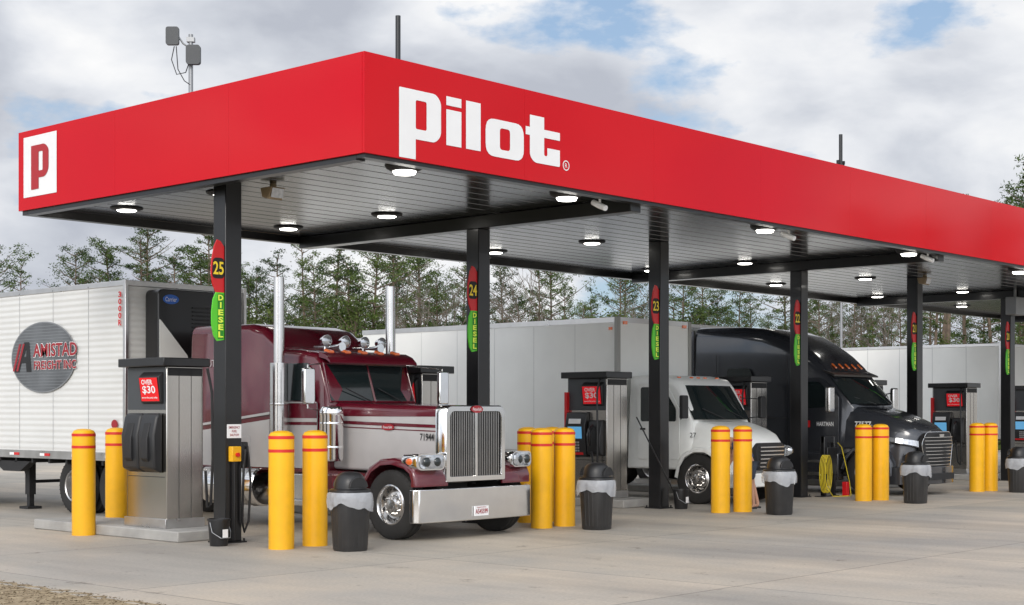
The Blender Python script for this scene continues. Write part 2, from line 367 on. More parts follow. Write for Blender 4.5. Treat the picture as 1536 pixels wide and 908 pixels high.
B().loft([[(p[0] + .06, y, p[1] + 1.40) for p in rnd([(-.11, -.15), (.11, -.15), (.11, .15), (-.11, .15)], .05)] for y in (-.14, -.05)]).make('antenna_panel', DGP, t)
B().tube([(-.25, -.03, 1.55), (-.3, 0, 1.35), (-.22, 0, 1.12), (-.08, 0, 1.15), (-.02, -.05, 1.28)], .008, 6).make('cable', BLKPL, t)
B().tube([(-.22, -.03, 1.55), (-.2, 0, 1.2), (-.1, 0, 1.02), (0, -.03, .95)], .008, 6).make('cable', BLKPL, t)
def mklight(k):
    lt = thing('canopy_light', 'x', 'canopy light', (0, 0, 0))
    B().lathe([(.02, 0), (.26, 0), (.27, -.008 * k), (.25, -.022 * k), (.18, -.035 * k), (.15, -.034 * k), (.02, -.03 * k)], n=24).make('housing', BLACKM, lt)
    B().lathe([(.16, -.036 * k), (.14, -.048 * k), (.01, -.054 * k)], n=20, cap=True).make('lens', LAMP, lt)
    return lt
rows = [(14.72, 'front'), (18.7, 'middle'), (21.3, 'rear')]
bays = [(14.1, 'beside the left end'), (17.5, 'before the column numbered 24'), (23.0, 'before the column numbered 23'), (28.4, 'before the column numbered 22'), (33.8, 'before the column numbered 21'), (39.2, 'before the column numbered 20'), (44.6, 'in the far bay past the last numbered column')]
lts = {'front': mklight(3.0), 'rear': mklight(1.2)}; seen = set()
for x, bl in bays:
    for y, rl in rows:
        key = 'front' if rl == 'front' else 'rear'
        o = dup(lts[key]) if key in seen else lts[key]; seen.add(key)
        place(o, (x, y, SZ), 'lit round soffit light, %s row, %s' % (rl, bl), group='lights under the canopy')
sc = thing('security_camera', 'x', 'security camera'); 
B().cyl((0, 0, 0), (0, 0, -.14), .02).lathe([(.06, 0), (.06, -.02), (.02, -.03)], n=14, cap=True).make('mount', WHITEP, sc)
B().tube([(-.02, -.13, -.22), (0, .02, -.16), (.02, .15, -.10)], [.045, .05, .045], 12).make('camera_body', WHITEP, sc)
for i, (x, nm) in enumerate(((18.15, 'right of the pilot lettering'), (23.6, 'above the column numbered 23'), (29.0, 'above the black truck'))):
    place(sc if i == 0 else dup(sc), (x, 14.6, SZ - .0), 'small white security camera under the front edge, ' + nm)
fl = thing('floodlight', 'x', 'floodlight')
B().cyl((0, 0, 0), (0, 0, -.06), .05).prism([(-.12, -.06), (.14, -.06), (.10, -.20), (-.05, -.24)], 'x', -.13, .13).make('housing', TAN, fl, bevel=.01)
B().add([(-.11, -.055 - .03, -.215), (.11, -.085, -.215), (.11, -.125, -.08), (-.11, -.125, -.08)], [(0, 1, 2, 3)]).make('lens', LENS, fl, recalc=False)
place(fl, (14.05, 17.45, SZ), 'tan floodlight on the soffit right of the leftmost column')
place(dup(fl), (34.2, 17.3, SZ), 'tan floodlight on the soffit by the column numbered 21')
t = thing('junction_box', 'grey electrical box under the soffit at the column numbered 20', 'electrical box', (39.9, 17.5, 4.55))
B().box(-.4, .35, -.2, .1, 0, .48).make('cabinet', GREYM, t, bevel=.01); B().cyl((0, 0, .48), (0, 0, .7), .04).make('conduit', GREYM, t)
# ------------------------------------------------------------------ number signs: blades standing out from the columns, facing -y
def numsign(num, cx):
    t = thing('number_sign', 'column sign with yellow %s over green DIESEL letters' % num, 'sign', (cx - .145, CY - .10, 2.92), 'fuel lane signs')
    up = [(0, .70), (0, 1.36), (-.06, 1.44), (-.12, 1.46), (-.17, 1.36), (-.215, 1.16), (-.225, .98), (-.20, .82), (-.14, .70)]
    lo = [(0, .02), (0, .70), (-.14, .70), (-.19, .60), (-.215, .42), (-.215, .24), (-.18, .08), (-.12, 0)]
    B().prism(up, 'y', -.012, .012).make('upper_panel', REDS, t)
    B().prism(lo, 'y', -.011, .011).make('lower_panel', GRNS, t)
    B().box(-.03, 0, .012, .03, .1, 1.3).make('bracket', BLACKM, t)
    shape([rnd([(-.218, .90), (-.0, .90), (0, 1.20), (-.20, 1.20)], .07)], '-y', (0, -.015, 0), BLACKM, t, 'number_patch')
    text(num, '-y', (-.105, -.019, 1.05), .185, .19, YELT, t, bold=.02)
    shape([[(-.115, .03), (-.015, .03), (-.015, .68), (-.115, .68)]], '-y', (0, -.0145, 0), DKGR, t, 'letter_strip')
    for i, ch in enumerate('DIESEL'):
        text(ch, '-y', (-.065, -.0185, .625 - i * .106), .088 if ch != 'I' else .028, .084, LIME, t, bold=.04)
for n_, cx in zip(('25', '24', '23', '22', '21', '20'), COLX): numsign(n_, cx)
# ------------------------------------------------------------------ islands and dispensers
def dispenser(closed):
    t = thing('fuel_dispenser', 'x', 'fuel pump')
    cab = B().box(-.32, .34, 1.05, 2.08, .16, 2.58).make('cabinet', STEEL, t, bevel=.012)
    b = B()
    for x in (-.1, .12): b.box(x - .003, x + .003, 1.046, 1.05, .2, 2.55)
    b.box(-.323, -.32, 1.10, 2.05, .92, .93).box(-.323, -.32, 1.10, 2.05, 1.95, 1.96)
    b.make('panel_seam', BLACKM, cab)
    B().box(-.324, -.319, 1.08, 2.06, 1.93, 2.57).make('upper_bezel', DGP, cab)
    B().box(-.30, .32, 1.046, 1.05, 2.44, 2.56).make('vent_strip', BLACKM, cab)
    B().box(-.42, .42, .98, 2.18, 2.58, 2.71).make('top_cap', BLACKP, t, bevel=.012)
    B().box(-.355, .355, 1.03, 2.11, .161, .30).make('plinth', ALUM, t, bevel=.005)
    y0, y1 = 1.12, 1.64
    b = B().prism([(-.33, 2.50), (-.42, 2.42), (-.37, 2.04), (-.325, 2.02)], 'y', y0, y1); d = b.make('display_panel', BLKPL, t, bevel=.008)
    B().add([(-.428, y0 + .03, 2.41), (-.428, y1 - .03, 2.41), (-.379, y1 - .03, 2.06), (-.379, y0 + .03, 2.06)], [(0, 1, 2, 3)]).make('display_screen', DISP, d, recalc=False)
    def onpan(s, u, z, w, h):
        o = text(s, '-x', (0, 0, 0), w, h, WHITEP, d, bold=.02)
        k = .049 / .35
        for v in o.data.vertices:
            zz = z + v.co.z; v.co = Vector((-.435 + (2.41 - zz) * k, u + v.co.y, zz))
    onpan('OVER', 1.41, 2.345, .28, .075); onpan('$30', 1.38, 2.225, .33, .13); onpan('save at the pump today', 1.38, 2.11, .40, .035)
    if closed:
        ring = [(-.325, .98), (-.48, 1.05), (-.50, 1.55), (-.44, 1.82), (-.40, 1.88), (-.325, 1.88)]
        h = B().prism(ring, 'y', 1.14, 1.54).make('nozzle_boot', BLKPL, t, bevel=.03)
        h2 = B().prism(ring, 'y', 1.56, 1.98).make('nozzle_boot', BLKPL, t, bevel=.03)
        r2 = [(-.48, 1.15), (-.53, 1.2), (-.53, 1.5), (-.47, 1.74), (-.45, 1.72)]
        B().prism(r2, 'y', 1.26, 1.42).make('boot_cover', BLACKM, h, bevel=.015); B().prism(r2, 'y', 1.68, 1.86).make('boot_cover', BLACKM, h2, bevel=.015)
    else:
        b = B().prism([(-.325, .98), (-.44, 1.02), (-.48, 1.62), (-.42, 1.88), (-.325, 1.90)], 'y', 1.50, 2.02); h = b.make('card_reader', BLKPL, t, bevel=.015)
        f = lambda z: -.44 - (z - 1.02) * .0667 - .006
        B().add([(f(1.60), 1.58, 1.60), (f(1.60), 1.94, 1.60), (f(1.36), 1.94, 1.36), (f(1.36), 1.58, 1.36)], [(0, 1, 2, 3)]).make('reader_screen', SCRN, h, recalc=False)
        b = B()
        for i in range(3):
            for j in range(4): z = 1.28 - j * .055; b.box(f(z) - .006, f(z) + .006, 1.66 + i * .06, 1.70 + i * .06, z - .018, z + .018)
        b.make('keypad', ALUM, h)
        B().add([(f(1.06) , 1.56, 1.08), (f(1.06), 1.98, 1.08), (f(1.0), 1.98, 1.03), (f(1.0), 1.56, 1.03)], [(0, 1, 2, 3)]).make('reader_decal', REDS, h, recalc=False)
        B().add([(f(1.72) + .02, 1.60, 1.76), (f(1.72) + .02, 1.92, 1.76), (f(1.64), 1.92, 1.66), (f(1.64), 1.60, 1.66)], [(0, 1, 2, 3)]).make('reader_decal', WHITEP, h, recalc=False)
        b = B().prism([(-.325, 1.0), (-.45, 1.05), (-.48, 1.35), (-.40, 1.72), (-.325, 1.74)], 'y', 1.12, 1.46); nb = b.make('nozzle_boot', BLKPL, t, bevel=.02)
        B().tube([(-.46, 1.3, 1.62), (-.56, 1.3, 1.55), (-.60, 1.3, 1.38), (-.57, 1.3, 1.22)], [.03, .04, .04, .025], 8).tube([(-.57, 1.3, 1.58), (-.66, 1.3, 1.45), (-.62, 1.3, 1.27)], .012, 6).make('nozzle', BLACKP, nb)
        B().prism([(2.03, 1.1), (2.10, 1.1), (2.10, 2.3), (2.03, 2.3)], 'x', -.40, -.325).make('side_sign', REDS, t)
    hp = [(-.36, 1.2, 2.56), (-.50, 1.16, 2.3), (-.54, 1.12, 1.6), (-.56, 1.10, .75), (-.50, 1.16, .42), (-.44, 1.26, .50), (-.50, 1.30, 1.1)]
    if closed: hp = [(.38, 1.0, 2.56), (.42, .94, 2.2), (.43, .93, 1.2), (.42, .97, .5), (.38, 1.0, .45), (.36, 1.02, 1.0)]
    B().tube(hp, .022, 8).make('hose', BLKPL, t)
    return t
names = ['25', '24', '23', '22', '21', '20', None]
dc = dispenser(True); do = dispenser(False)
place(dc, (COLX[0], CY, 0), 'steel fuel dispenser with closed black nozzle boots, beside the leftmost column')
slab0 = None
for i in range(7):
    if i: 
        o = do if i == 1 else dup(do)
        place(o, (COLX[i], CY, 0), 'steel fuel dispenser with card reader beside the column numbered %s' % names[i] if names[i] else 'steel fuel dispenser at the far right edge past all numbered columns', group='fuel dispensers')
    if slab0 is None: slab0 = B().box(-.55, .55, .45, 4.4, 0, .16).make('island_slab', CONCB, bevel=.02); s = slab0
    else: s = slab0.copy(); COL.objects.link(s)
    s.location = (COLX[i], CY, 0)
    tag(s, 'raised concrete pump island behind the %s' % ('column numbered ' + names[i] if names[i] else 'last column at the far right'), 'pump island', 'pump islands')
dc['group'] = 'fuel dispensers'
t = thing('warning_sign', 'small white emergency fuel shutoff sign on the leftmost column', 'sign', (COLX[0], CY - .15, 1.62))
B().box(-.125, .125, -.012, 0, -.1, .1).make('sign_plate', WHITEP, t)
for k, s in enumerate(('EMERGENCY', 'FUEL', 'SHUTOFF')): text(s, '-y', (0, -.016, .055 - .055 * k), (.2, .09, .16)[k], .035, DKRED, t, bold=.01)
t = thing('shutoff_box', 'yellow emergency stop box with red button on the leftmost column', 'stop box', (COLX[0] - .02, CY - .15, 1.2))
B().box(-.08, .08, -.1, 0, -.02, .2).make('box', YEL, t, bevel=.01); B().cyl((0, -.1, .08), (0, -.14, .08), .03).make('button', REDS, t)
B().cyl((0, -.04, -1.16), (0, -.04, -.02), .016).make('conduit', BLACKP, t)
t = thing('hose_holder', 'black holder with looped hose on the right side of the leftmost column', 'hose holder', (COLX[0] + .15, CY - .02, 1.1))
B().box(0, .14, -.1, .1, -.02, .36).make('holder', BLKPL, t, bevel=.02)
B().tube([(.1, -.12, .3), (.14, -.15, -.2), (.10, -.15, -.8), (.03, -.14, -.95), (-.03, -.17, -.8), (-.02, -.19, .0), (.03, -.17, .25)], .018, 8).make('hose', BLKPL, t)
# ------------------------------------------------------------------ bollards
bo = thing('bollard', 'x', 'bollard')
B().lathe([(.178, 0), (.178, 1.52), (.172, 1.575), (.15, 1.61), (.09, 1.635), (.01, 1.64)], n=32, cap=True).make('sleeve', YEL, bo)
for z in (1.545, 1.36): B().lathe([(.179, z - .022), (.181, z - .02), (.181, z + .02), (.179, z + .022)], n=32).make('red_band', REDB, bo)
BL = [(12.8, 20.5, 'yellow bollard at the far left before the steel dispenser'), (14.1, 21.6, 'yellow bollard behind the leftmost fuel dispenser'),
      (13.35, 16.4, 'yellow bollard nearest the camera just right of the leftmost column'), (14.0, 16.45, 'yellow bollard left of the nearest black bin, before the maroon truck'),
      (18.62, 16.2, 'yellow bollard, front left one of the cluster by the maroon truck bumper'), (19.2, 16.2, 'yellow bollard, front right one of the cluster by the maroon truck bumper'),
      (19.4, 17.2, 'yellow bollard half hidden at the back left of the cluster by the maroon truck'), (19.93, 17.1, 'yellow bollard half hidden behind the front two beside the maroon truck'),
      (23.7, 16.15, 'left bollard of the yellow pair before the white box truck'), (24.22, 16.0, 'right bollard of the yellow pair before the white box truck'),
      (28.9, 16.03, 'left bollard of the yellow pair before the black truck'), (29.4, 15.9, 'right bollard of the yellow pair before the black truck'),
      (34.1, 15.9, 'left bollard of the yellow pair right of the black truck'), (34.6, 15.8, 'right bollard of the yellow pair right of the black truck')]
for i, (x, y, lab) in enumerate(BL): place(bo if i == 0 else dup(bo), (x, y, 0), lab, rz=RND.uniform(0, 6), group='yellow bollards at the pump islands')
# ------------------------------------------------------------------ bins
def rsq(hw, z, rad, n=5): 
    return [(p[0], p[1], z) for p in rnd([(-hw, -hw), (hw, -hw), (hw, hw), (-hw, hw)], rad, n)]
def mkbin(seed):
    t = thing('trash_bin', 'x', 'bin')
    B().loft([rsq(.20, 0, .16), rsq(.21, .02, .16), rsq(.245, .70, .19), rsq(.255, .70, .19), rsq(.26, .78, .19)]).make('bin_body', BLK2, t)
    b = B()
    for k in range(20):
        a = 2 * pi * k / 20; sq = (abs(cos(a)) ** 3 + abs(sin(a)) ** 3) ** (-1 / 3) * .98
        b.tube([(.213 * sq * cos(a), .213 * sq * sin(a), .06), (.240 * sq * cos(a), .240 * sq * sin(a), .62)], .009, 5)
    b.make('ribs', BLK2, t)
    rb = random.Random(seed); b = B(); rings = []; n = 60
    ph = [rb.uniform(0, 6.28) for _ in range(6)]
    for j, (z, r0) in enumerate(((.785, .250), (.80, .268), (.78, .282), (.73, .290), (.68, .292), (.63, .286), (.59, .280))):
        ring = []
        for i in range(n):
            a = 2 * pi * i / n; sq = (abs(cos(a)) ** 3 + abs(sin(a)) ** 3) ** (-1 / 3); amp = .2 + .8 * j / 6
            q = r0 * sq * .99 + amp * (.008 * sin(5 * a + ph[0]) + .006 * sin(13 * a + ph[1] + j * .5) + .004 * sin(23 * a + ph[4]) + rb.uniform(-.002, .003))
            zz = z + (amp * (.045 * sin(2 * a + ph[2]) + .022 * sin(5 * a + ph[3]) + .008 * sin(11 * a + ph[5])) if j > 2 else 0)
            ring.append((q * cos(a), q * sin(a), zz))
        rings.append(ring)
    b.loft(rings, cap=False); b.make('bag_liner', BAG, t, recalc=False, ang=80)
    lid = B().loft([rsq(.245, .79, .2), rsq(.258, .80, .2), rsq(.255, .835, .2), rsq(.225, .85, .18)]).make('lid', BLKPL, t)
    b = B(); n = 28; rings = []
    for k in range(9):
        f = k / 8; q = .225 * cos(f * pi / 2) ** .55 if k < 8 else .004
        rings.append([(max(q, .004) * cos(2 * pi * i / n), max(q, .004) * sin(2 * pi * i / n), .845 + .235 * sin(f * pi / 2)) for i in range(n)])
    b.loft(rings, True); b.make('hood', BLKPL, lid)
    for s in (-1, 1):
        arch = [(.13 * cos(pi * k / 12), .875 + .13 * sin(pi * k / 12)) for k in range(13)]
        B().prism(arch, 'y', *sorted((s * .17, s * .231))).make('mouth', BLACKM, lid)
        B().tube([(p[0] * 1.04, s * .225, p[1]) for p in arch], .010, 6).make('mouth_rim', BLKPL, lid)
    return t
bpos = [(13.82, 15.5, 'black domed trash bin with white bag, nearest the camera'), (19.0, 15.35, 'black domed trash bin beside the cluster of bollards by the maroon truck'),
        (24.0, 15.05, 'black domed trash bin before the white box truck'), (28.85, 14.8, 'black domed trash bin before the black truck'), (34.4, 15.0, 'black domed trash bin cut off by the right edge')]
for i, (x, y, lab) in enumerate(bpos):
    place(mkbin(40 + i), (x, y, 0), lab, rz=(-.2, .1, -.35, 0, .2)[i], group='domed trash bins')
def bucket(loc, lab):
    t = thing('wash_bucket', lab, 'bucket', loc)
    B().lathe([(.12, 0), (.125, .01), (.155, .36), (.165, .36), (.165, .385), (.15, .385), (.12, .03)], n=20, cap=True).make('bucket', BLKPL, t)
    B().tube([(-.155, 0, .34), (-.16, -.06, .2), (-.08, -.16, .12), (.08, -.16, .12), (.16, -.06, .2), (.155, 0, .34)], .006, 6).make('handle', GREYM, t)
    B().prism([(-.045, .12), (.045, .12), (.045, .24), (-.045, .24)], 'y', -.152, -.148).make('bucket_label', WHITEP, t)
bucket((13.05, 17.42, 0), 'small black wash bucket at the foot of the leftmost column')
bucket((24.1, 17.35, 0), 'small black wash bucket at the foot of the column numbered 23')
t = thing('squeegee', 'long handled squeegee leaning in the bucket by the column numbered 23', 'squeegee', (24.1, 17.35, .05))
B().tube([(0, 0, 0), (-.62, .62, 1.75)], .014, 8).make('handle', BLACKP, t); B().box(-.1, .1, -.02, .02, -.02, .03).make('blade', BLKPL, t)
t = thing('hose_rack', 'black rack with coiled yellow hose right of the column numbered 22', 'hose rack', (29.75, 17.5, 0))
B().box(-.05, .05, -.05, .05, .02, 1.35).box(-.2, .5, -.12, .12, 0, .02).box(.38, .46, -.05, .05, .02, 1.35).box(-.05, .46, -.04, .04, 1.2, 1.35).box(.0, .42, -.1, .1, .5, 1.1).make('rack_frame', BLACKP, t, bevel=.01)
c = []
for k in range(70):
    a = k * .42; c.append((-.28 + .16 * cos(a) + k * .0015, -.14 - k * .0015, .52 + (.42) * sin(a)))
c += [(-.1, -.3, .02), (.3, -.5, .02), (.6, -.35, .02), (.8, -.2, .3), (.62, -.1, 1.1), (.45, -.1, 1.2)]
B().tube(c, .009, 6).make('hose', YHOSE, t)
B().box(.5, .62, -.3, -.18, .0, .32).make('red_fitting', REDS, t, bevel=.01)
# ------------------------------------------------------------------ wheel
def wheel(parent, x, y, sgn, r=.52, front=True, rim=ALUM, w=.27):
    """sgn -1: outer side faces -x; x = outer face position"""
    cx = x - sgn * w / 2; o = (cx, y, r)
    rb = .29 * r / .52
    hub = B()
    if front: hub.lathe([(.01, .15), (.07, .145), (.075, .10), (.11, .09), (.11, .05)], o, 'x', 18, True, sgn)
    else: hub.lathe([(.01, .10), (.10, .10), (.11, .07), (.11, -.04), (.13, -.05)], o, 'x', 18, True, sgn)
    for k in range(10):
        a = 2 * pi * k / 10; h0 = .06 if front else -.05
        hub.cyl((cx + sgn * h0, y + .143 * cos(a), r + .143 * sin(a)), (cx + sgn * (h0 + .045), y + .143 * cos(a), r + .143 * sin(a)), .014, n=6)
    hb = hub.make('wheel', rim, parent)
    t = B()
    t.lathe([(rb, -.12), (r * .66, -w / 2 - .003), (r * .88, -w / 2), (r * .965, -w * .44), (r, -w * .36), (r, -w * .20), (r - .015, -w * .19), (r - .015, -w * .16), (r, -w * .15), (r, w * .15), (r - .015, w * .16), (r - .015, w * .19), (r, w * .2), (r, w * .36), (r * .965, w * .44), (r * .88, w / 2), (r * .66, w / 2 + .003), (rb, .12)], o, 'x', 40, False, sgn)
    for k in range(40):
        a = 2 * pi * k / 40; 
        for s2 in (-1, 1): t.tube([(cx + s2 * w * .34, y + (r - .004) * cos(a), r + (r - .004) * sin(a)), (cx + s2 * w * .47, y + (r * .955) * cos(a), r + r * .955 * sin(a))], .008, 4)
    t.make('tyre', RUB, hb)
    q = B()
    if front: prof = [(rb + .012, .125), (rb - .005, .135), (rb - .02, .12), (rb - .035, .04), (rb * .86, .01), (.19, .055), (.165, .062), (.10, .062)]
    else: prof = [(rb + .012, .125), (rb - .005, .135), (rb - .02, .12), (rb - .03, .0), (rb * .84, -.06), (.18, -.055), (.10, -.055)]
    q.lathe(prof, o, 'x', 36, False, sgn); q.cur = 1
    for k in range(10):
        a = 2 * pi * (k + .5) / 10; rh = rb * .775; h = .033 if front else -.052
        ring = [(cx + sgn * (h + (.008 if front else .006)), y + rh * cos(a) + .026 * cos(2 * pi * j / 10), r + rh * sin(a) + .026 * sin(2 * pi * j / 10)) for j in range(10)]
        q.add(ring, [list(range(10))])
    q.make('rim', [rim, BLACKM], hb, recalc=False)
def duals(parent, y, hwid=1.28):
    for s in (-1, 1): wheel(parent, s * hwid, y, s, front=False, w=.26); wheel(parent, s * (hwid - .32), y, s, front=False, w=.26)
def fender(parent, path, x0, x1, m, name='fender', lip=.07):
    b = B(); rings = []
    n = len(path)
    for i, (y, z) in enumerate(path):
        a = path[max(i - 1, 0)]; c = path[min(i + 1, n - 1)]; d = Vector((c[0] - a[0], c[1] - a[1])).normalized()
        nin = Vector((d.y, -d.x))
        xs = x0; xe = x1; sg = 1 if xe > xs else -1
        def P(x, k): return (x, y + nin.x * k, z + nin.y * k)
        rings.append([P(xe, 0), P(xs + sg * .06, 0), P(xs + sg * .02, .015), P(xs, .045), P(xs, lip + .03), P(xs + sg * .02, lip + .03), P(xs + sg * .025, .05), P(xe, .03)])
    b.loft(rings, True); return b.make(name, m, parent, ang=50)
# ------------------------------------------------------------------ trailers
def trailer(loc, L, label, side, reefer=False, z1=4.2, grp=None, near=True):
    t = thing('semi_trailer', label, 'trailer', loc)
    hw = 1.3
    bd = B().box(-hw, hw, 0.02, L, 1.12, z1).make('box_body', side, t, bevel=.03)
    B().box(-hw - .012, hw + .012, -.0, L + .01, 1.02, 1.17).make('bottom_rail', ALUM, t)
    B().box(-hw - .01, hw + .01, .0, L + .01, z1 - .09, z1 + .012).make('top_rail', ALUM, t, bevel=.01)
    for s in (-1, 1):
        B().box(s * hw - .035, s * hw + .035, -.025, .06, 1.05, z1 + .02).make('corner_post', ALUM, t, bevel=.012)
    b = B()
    y = .3
    while y < L - .3:
        for s in (-1, 1):
            b.cur = 0; b.box(s * (hw + .018) - .003, s * (hw + .018) + .003, y, y + .18, 1.07, 1.12)
            b.cur = 1; b.box(s * (hw + .018) - .003, s * (hw + .018) + .003, y + .18, y + .34, 1.07, 1.12)
        y += 1.1
    b.make('reflective_tape', [REDS, WHITEP], t)
    b = B()
    y = 1.2
    while y < L: b.box(-hw - .004, -hw + .0, y - .004, y + .004, 1.18, z1 - .1); b.box(-hw - .014, -hw, y - .012, y + .012, z1 - .07, z1 - .045); y += 1.2
    b.make('panel_joint', GREYM, t)
    b = B()
    y = .8
    while y < L: b.box(-hw + .05, hw - .05, y, y + .06, .93, 1.02); y += .6
    b.make('cross_members', BLACKM, t)
    b = B()
    for s in (-1, 1):
        b.box(s * .85 - .07, s * .85 + .07, 3.9, 4.06, .28, .98); b.box(s * .85 - .05, s * .85 + .05, 3.93, 4.03, .05, .28); b.box(s * .85 - .15, s * .85 + .15, 3.82, 4.14, .0, .05)
        b.tube([(s * .85, 4.0, .45), (s * .5, 4.9, .95)], .03, 6)
    b.box(-.85, .85, 3.95, 4.01, .5, .56).prism([(3.3, .95), (4.7, .95), (4.3, .75), (3.7, .75)], 'x', -1.25, -1.1)
    b.make('landing_gear', BLACKM, t)
    if reefer:
        B().prism([(4.9, 1.0), (7.6, 1.0), (7.5, .45), (5.4, .45)], 'x', -1.27, -1.22).make('side_skirt', DGP, t)
    for y in (L - 3.2, L - 1.9): duals(t, y, 1.27)
    b = B().box(-.55, -.42, L - 4.2, L - .8, .62, .93).box(.42, .55, L - 4.2, L - .8, .62, .93).box(-1.1, 1.1, L - 3.25, L - 3.15, .46, .58).box(-1.1, 1.1, L - 1.95, L - 1.85, .46, .58)
    b.make('axle_frame', BLACKM, t)
    for s in (-1, 1): B().box(s * 1.0 - .3, s * 1.0 + .3, L - 1.1, L - 1.09, .25, .95).make('mud_flap', BLKPL, t)
    B().box(-1.2, 1.2, L - .06, L - .0, .5, .6).box(-.9, -.8, L - .1, L, .55, 1.02).box(.8, .9, L - .1, L, .55, 1.02).make('rear_guard', BLACKM, t)
    if reefer:
        u = B().loft([[(p[0], y, p[1] + 3.28) for p in rnd([(-.92, -.82), (.92, -.82), (.92, .80), (-.92, .80)], .12)] for y in (-.42, -.02)]).make('refrigeration_unit', BLACKP, t, bevel=.02)
        B().prism(rnd([(-.90, 3.55), (-.30, 2.9), (-.30, 2.48), (-.90, 2.48)], .03), 'y', -.435, -.425).make('white_panel', TWHITE, u)
        b = B()
        for k in range(9): b.box(-.2, .85, -.44, -.42, 3.2 + k * .07, 3.225 + k * .07)
        b.make('louvre', BLKPL, u)
        shape([ell(.17, .085)], '-y', (-.66, -.43, 3.90), BLUE, u, 'badge'); text('Carrier', '-y', (-.66, -.434, 3.90), .24, .08, WHITEP, u, 'badge_lettering')
        for k, ch in enumerate('3000R'): text(ch, '-x', (-hw - .04, .14, z1 - .24 - k * .125), .10, .105, REDS, t, bold=.04)
        B().cyl((-.9, -.15, 1.9), (-.9, -.15, 2.4), .05).make('filler_pipe', CHROMED, t)
    return t
t1 = trailer((16.45, 22.9, 0), 16.0, 'white refrigerated semi trailer with grey oval freight logo at the left edge', RIBW, True, 4.22)
lc = (-1.325, 2.72, 2.93)
shape([ell(1.12, .65, 48)], '-x', lc, LGREY, t1, 'oval_logo'); shape([ell(1.14, .67, 48), ell(1.11, .645, 48)], '-x', (-1.327, lc[1], lc[2]), GREYM, t1, 'logo_outline')
b = B()
for k in range(-10, 11):
    w_ = k * .058; hx = 1.10 * sqrt(max(0, 1 - (w_ / .64) ** 2)); b.add([(-1.328, lc[1] + hx, lc[2] + w_ - .004), (-1.328, lc[1] - hx, lc[2] + w_ - .004), (-1.328, lc[1] - hx, lc[2] + w_ + .004), (-1.328, lc[1] + hx, lc[2] + w_ + .004)], [(0, 1, 2, 3)])
b.make('logo_line', GREYM, t1, recalc=False)
shape([[(-1.02, -.27), (-.66, .30), (-.48, .30), (-.40, -.27), (-.58, -.27), (-.60, -.10), (-.76, -.10), (-.84, -.27)], [(-.68, .02), (-.59, .02), (-.58, .17)]], '-x', (-1.331, lc[1], lc[2]), BLACKM, t1, 'logo_letter')
for dx in (0, .13): shape([[(-1.08 + dx, -.25), (-.84 + dx, .27), (-.77 + dx, .27), (-1.01 + dx, -.25)]], '-x', (-1.335, lc[1], lc[2]), DKRED, t1, 'logo_stripe')
text('AMISTAD', '-x', (-1.339, lc[1] - .44, lc[2] + .13), 1.52, .27, WHITEP, t1, bold=.05, sp=1.02)
text('AMISTAD', '-x', (-1.343, lc[1] - .44, lc[2] + .13), 1.52, .25, DKRED, t1, bold=.025, sp=1.02)
text('FREIGHT INC', '-x', (-1.339, lc[1] - .44, lc[2] - .15), 1.46, .18, WHITEP, t1, bold=.05)
text('FREIGHT INC', '-x', (-1.343, lc[1] - .44, lc[2] - .15), 1.46, .165, DKRED, t1, bold=.025)
shape([ell(.1, .08)], '-x', (-1.332, .32, 1.68), DKRED, t1, 'decal'); shape([ell(.11, .05)], '-x', (-1.332, .32, 1.50), BLUE, t1, 'decal')
trailer((32.05, 22.3, 0), 14.5, 'plain white semi trailer behind the black truck', BOXW, z1=4.12)
trailer((48.1, 21.0, 0), 16, 'plain white semi trailer furthest away at the right edge', BOXW, z1=4.12)
